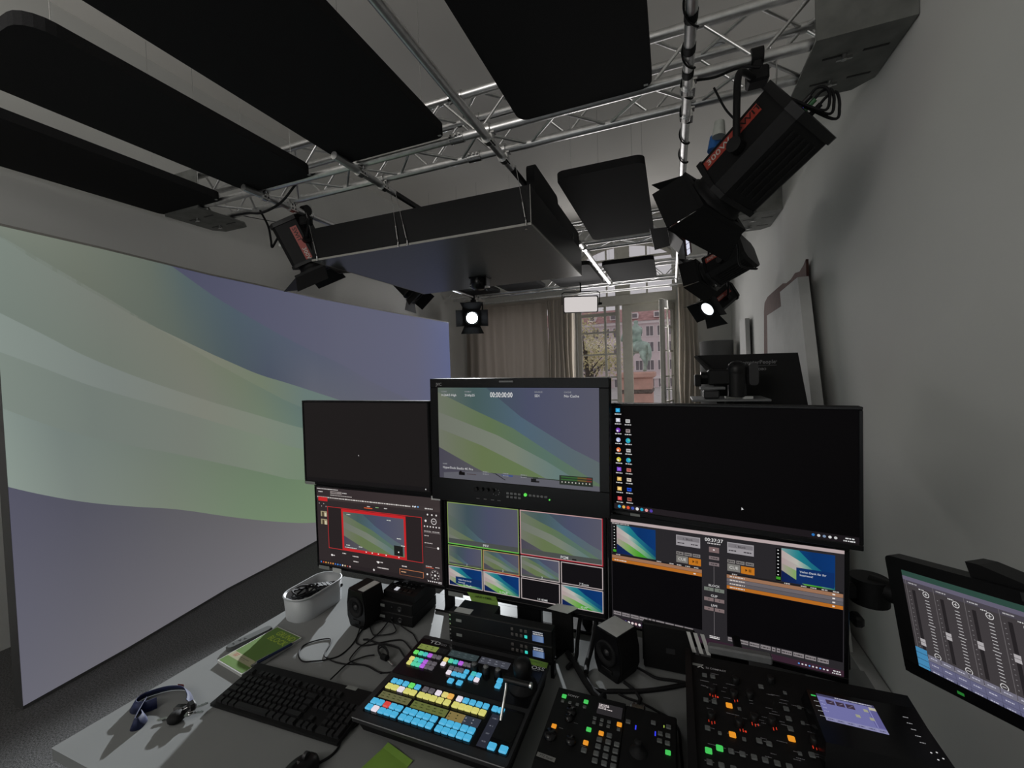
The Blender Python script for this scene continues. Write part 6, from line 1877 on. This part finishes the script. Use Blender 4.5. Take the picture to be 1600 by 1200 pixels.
# loose cables on the desk
zc_ = DZ + .003
def dcable(label, pts, r=.0022, dz=0.0):
    return cable(label, [(p[0], p[1], (p[2] if len(p) > 2 else zc_) + dz) for p in pts], r, 6)
dcable('thin black cable looping wide across the desk behind the keyboard', [(-1.09,1.206,zc_+.01),(-1.043,1.115),(-1.035,1.04),(-1.063,1.007),(-1.092,.99),(-1.133,.976),(-1.178,1.002),(-1.194,1.039),(-1.172,1.073),(-1.136,1.094),(-1.113,1.074),(-1.093,1.03),(-1.069,1.013),(-1.004,1.007),(-.925,1.025),(-.855,1.015),(-.80,1.04)])
dcable('thin black cable curling from the converter boxes toward the switcher', [(-1.013,1.231,zc_+.01),(-1.06,1.201),(-1.054,1.148),(-1.034,1.109),(-1.004,1.099),(-.974,1.111),(-.943,1.134),(-.915,1.154),(-.88,1.164),(-.82,1.13)], .0024, .001)
dcable('thin black cable running from the converter boxes down to the cable bundle', [(-.989,1.228,zc_+.012),(-.993,1.207),(-.988,1.165),(-.992,1.12),(-1.0,1.09),(-.994,1.046),(-.984,1.025),(-.952,1.02),(-.91,1.023),(-.85,1.01)], .0022, .002)
dcable('short black cable making a tight loop under the converter boxes', [(-1.056,1.202),(-1.01,1.163),(-.99,1.155),(-.952,1.172),(-.934,1.192),(-.948,1.212),(-.983,1.232,zc_+.012)], .0022, .0035)
dcable('black cable with a bare plug end between loudspeaker and switcher', [(-1.014,1.122),(-.996,1.128),(-.953,1.122),(-.911,1.127),(-.87,1.123),(-.844,1.107),(-.82,1.09)], .003, .004)
dcable('thin black cable running out from behind the keyboard', [(-.964,.925,zc_+.012),(-.978,.96),(-.977,1.012),(-.948,1.053),(-.923,1.069)], .0022, .0045)
dcable('thin black cable bending round the converter boxes to the switcher', [(-.96,1.233,zc_+.01),(-.898,1.218),(-.871,1.208),(-.842,1.185),(-.80,1.15)], .0022)
dcable('black cable falling from the switcher beside the keyboard to the desk edge', [(-.775,.90,zc_+.02),(-.790,.84),(-.80,.80),(-.785,.76),(-.80,.72),(-.86,.66)], .003)
pts = []
for i in range(80):
    a = i / 80 * 2 * PI * 5
    c_ = V((-.900, 1.084, zc_ + .010)); ax = V((.75, -.45, .0)).normalized(); pr_ = V((.45, .75, 0)).normalized()
    pts.append(c_ + ax * .035 * math.cos(a) * (1 + .1 * math.sin(2.3 * a)) + (pr_ * .8 + V((0, 0, .35))) * .013 * math.sin(a) + V((0, 0, .004 * math.sin(a * .7))))
t = thing('cable_bundle', 'small tied bundle of thin black cable beside the switcher', 'cable', (-.89, 1.08, DZ))
part('coil', MB().tube(pts, .0022, 6), M_CABLE, t)
part('tie', MB().cyl((-.894, 1.072, zc_ + .004), (-.868, 1.062, zc_ + .010), .009, 10), M_CABLE, t)
part('plug', MB().cyl((-.862, 1.060, zc_ + .004), (-.835, 1.048, zc_ + .004), .004, 8), M_CHROME, t)

dcable('thick black cable lying across the desk to the mixer', [(-.259,1.197),(-.232,1.152),(-.209,1.147),(-.166,1.16),(-.103,1.182),(-.041,1.213),(.022,1.252)], .006, .004)
dcable('black cable from the loudspeaker to the back of the mixer', [(-.124,1.281),(-.098,1.268),(-.063,1.251),(-.02,1.255),(.03,1.258)], .004, .002)
dcable('black cable plugged into the narrow controller', [(-.149,1.203),(-.116,1.178),(-.101,1.153),(-.098,1.12,DZ+.03),(-.10,1.079,DZ+.042)], .005, .004)
dcable('thin black cable slipping round behind the narrow controller', [(-.159,1.157),(-.132,1.148),(-.101,1.144),(-.06,1.13),(-.01,1.10),(.0,1.02),(.004,.92)], .003, .001)
dcable('thick black braided cable snaking to the camera controller', [(-.330,1.268),(-.290,1.215),(-.255,1.165),(-.225,1.130),(-.197,1.112),(-.19,1.09,DZ+.03),(-.19,1.062,DZ+.04)], .010, .009)
dcable('black cable hanging from behind the tiled monitor onto the desk', [(-.29,1.40,.92),(-.300,1.34,.84),(-.305,1.30,.77),(-.30,1.25,zc_+.006),(-.315,1.20,zc_+.006)], .007, .004)
dcable('black cable looping down beside the loudspeaker', [(-.262,1.40,.90),(-.252,1.36,.82),(-.258,1.30,.765),(-.262,1.24,zc_+.004),(-.258,1.20,zc_+.004)], .008, .006)
t = thing('tablet_holder', 'flat black bracket with a paper flap behind the recorders', 'bracket', (-.33, 1.32, DZ))
part('plate', MB().box(-.385, -.315, 1.285, 1.297, DZ, .878, .003), M_MATTE, t)
part('paper_flap', MB().prism([(-.395, 1.270), (-.325, 1.262), (-.300, 1.30), (-.345, 1.345)], .882, .8828), M_PAPER, t)

# ================================================================== THE FAR CORNER BY THE BARE WALL
def board(label, quad, x0, x1, m, name='board', part_='sheet', extra=None):
    """upright sheet parallel to the side wall: quad = (y, z) outline"""
    t = thing(name, label, 'board', ((x0 + x1) / 2, sum(p[0] for p in quad) / len(quad), 0))
    part(part_, MB().prism(quad, x0, x1, TU), m, t)
    return t
WB = mat('white_insulation_board', (.55, .55, .54), .85, var=.04, scale=12, bump=.05, bscale=200)
BR = mat('brown_worn_board', (.085, .033, .026), .8, var=.35, scale=14, stretch=(1, 6, .6))
board('thick white board leaning foremost on the bare wall', [(3.45, 2.243), (3.96, 2.225), (3.38, 0), (2.74, 0)], .83, .895, WB)
board('wide white board standing behind the thick leaning one', [(3.98, 2.15), (4.84, 2.13), (4.86, 0), (3.9, 0)], .90, .925, WB)
ragged = [(3.64, 2.40), (3.70, 2.37), (3.80, 2.345), (3.93, 2.36), (4.05, 2.335), (4.2, 2.33), (4.32, 2.35), (4.5, 2.345), (4.7, 2.34), (4.95, 2.33), (5.10, 2.29), (5.14, 2.2), (5.30, 0), (3.45, 0)]
board('dark brown board with a ragged top edge behind the white boards', ragged, .928, .945, BR)
board('narrow white board standing farthest back at the wall', [(6.05, 2.235), (6.5, 2.25), (6.45, 0), (5.75, 0)], .88, .93, WB)
t = thing('fabric_column', 'tall grey cloth covered column in the far corner', 'column', (.66, 7.3, 0))
part('drum', MB().lathe([(.24, .05), (.24, 2.02), (.235, 2.03)], 28, TR(.66, 7.3, 0)), mat('grey_cloth', (.10, .10, .10), .95, var=.06, scale=90), t)
part('foot_ring', MB().lathe([(.25, 0), (.25, .05)], 28, TR(.66, 7.3, 0)), M_DARKGREY, t)

# teleprompter hood and robotic camera head
t = thing('teleprompter', 'black teleprompter hood with white lettering, before the white boards', 'teleprompter', (.42, 2.8, 0))
PF = frame((.42, 2.80, 1.50), (1, 0, 0), (0, 0, 1), (0, -1, 0))
part('hood', MB(PF).prism([(-.275, .213), (.25, .206), (.305, -.16), (-.16, -.16), (-.20, .12)], -.012, 0), M_MATTE, t)
fl_ = MB(); fl_.add([V((.145, 2.788, 1.712)), V((.20, 2.788, 1.62)), V((.23, 2.66, 1.615)), V((.125, 2.66, 1.70)), V((.14, 2.788, 1.716)), V((.195, 2.788, 1.616)), V((.225, 2.66, 1.611)), V((.12, 2.66, 1.704))], [(0, 1, 2, 3), (7, 6, 5, 4), (2, 6, 7, 3), (0, 3, 7, 4), (1, 5, 6, 2), (0, 4, 5, 1)])
part('side_flap', fl_, M_MATTE, t)
cv = Canvas(PF @ TR(0, 0, .001), .6, .36, 600)
cv.text('PrompterPeople', 440, 30, 21, (120, 120, 122), 1, 1.0); cv.text('*', 440, 26, 12, (110, 110, 112), 1); cv.rect(300, 40, 145, 1.8, (100, 100, 102), 1)
cv.text('ROBO', 392, 68, 13, (130, 130, 132), 1, 1.0)
part('lettering', cv, M_PRINT, t)
part('mounting_plate', MB().box(.10, .48, 2.50, 2.79, 1.452, 1.464, .003), M_MIDGREY, t)
for dx, dy in ((-.32, -.25), (.36, -.25), (0, .35)):
    part('leg', MB().tube([(.30, 2.65, 1.38), (.30 + dx, 2.65 + dy, .0)], .016, 8), M_MATTE, t)
part('column', MB().cyl((.30, 2.65, .75), (.30, 2.65, 1.452), .024, 12), M_MATTE, t)
t = thing('robotic_camera', 'black robotic camera head on the teleprompter plate', 'camera', (.30, 2.58, 1.464))
b = MB(); b.cyl((.33, 2.56, 1.475), (.33, 2.56, 1.60), .046, 20); b.lathe([(.046, 1.60), (.05, 1.625), (.040, 1.655), (.02, 1.668), (0, 1.67)], 20, TR(.33, 2.56, 0))
part('pan_column', b, M_BLACK, t)
part('tilt_arm', MB().prism(rrect(.385, .43, 1.535, 1.655, .02), 0, .06, Matrix(((1, 0, 0, 0), (0, 0, 1, 2.54), (0, 1, 0, 0), (0, 0, 0, 1)))), M_DARKGREY, t)
part('camera_body', MB().box(.185, .30, 2.54, 2.63, 1.54, 1.625, .008), M_BLACK, t)
part('lens_hood', MB().box(.118, .150, 2.54, 2.63, 1.535, 1.60, .004), M_MATTE, t)
part('lens', MB().cyl((.15, 2.585, 1.58), (.20, 2.585, 1.58), .036, 18), M_GLOSS, t)
part('turntable', MB().box(.16, .24, 2.53, 2.62, 1.468, 1.51, .006), M_DARKGREY, t)
part('bracket', MB().box(.145, .27, 2.54, 2.62, 1.515, 1.53, .003), M_MIDGREY, t)
part('riser_block', MB().box(.27, .40, 2.53, 2.60, 1.464, 1.476, .002), M_STEEL, t)
part('cable_clip', MB().box(.35, .40, 2.525, 2.53, 1.464, 1.478, .001), M_PAPER, t)
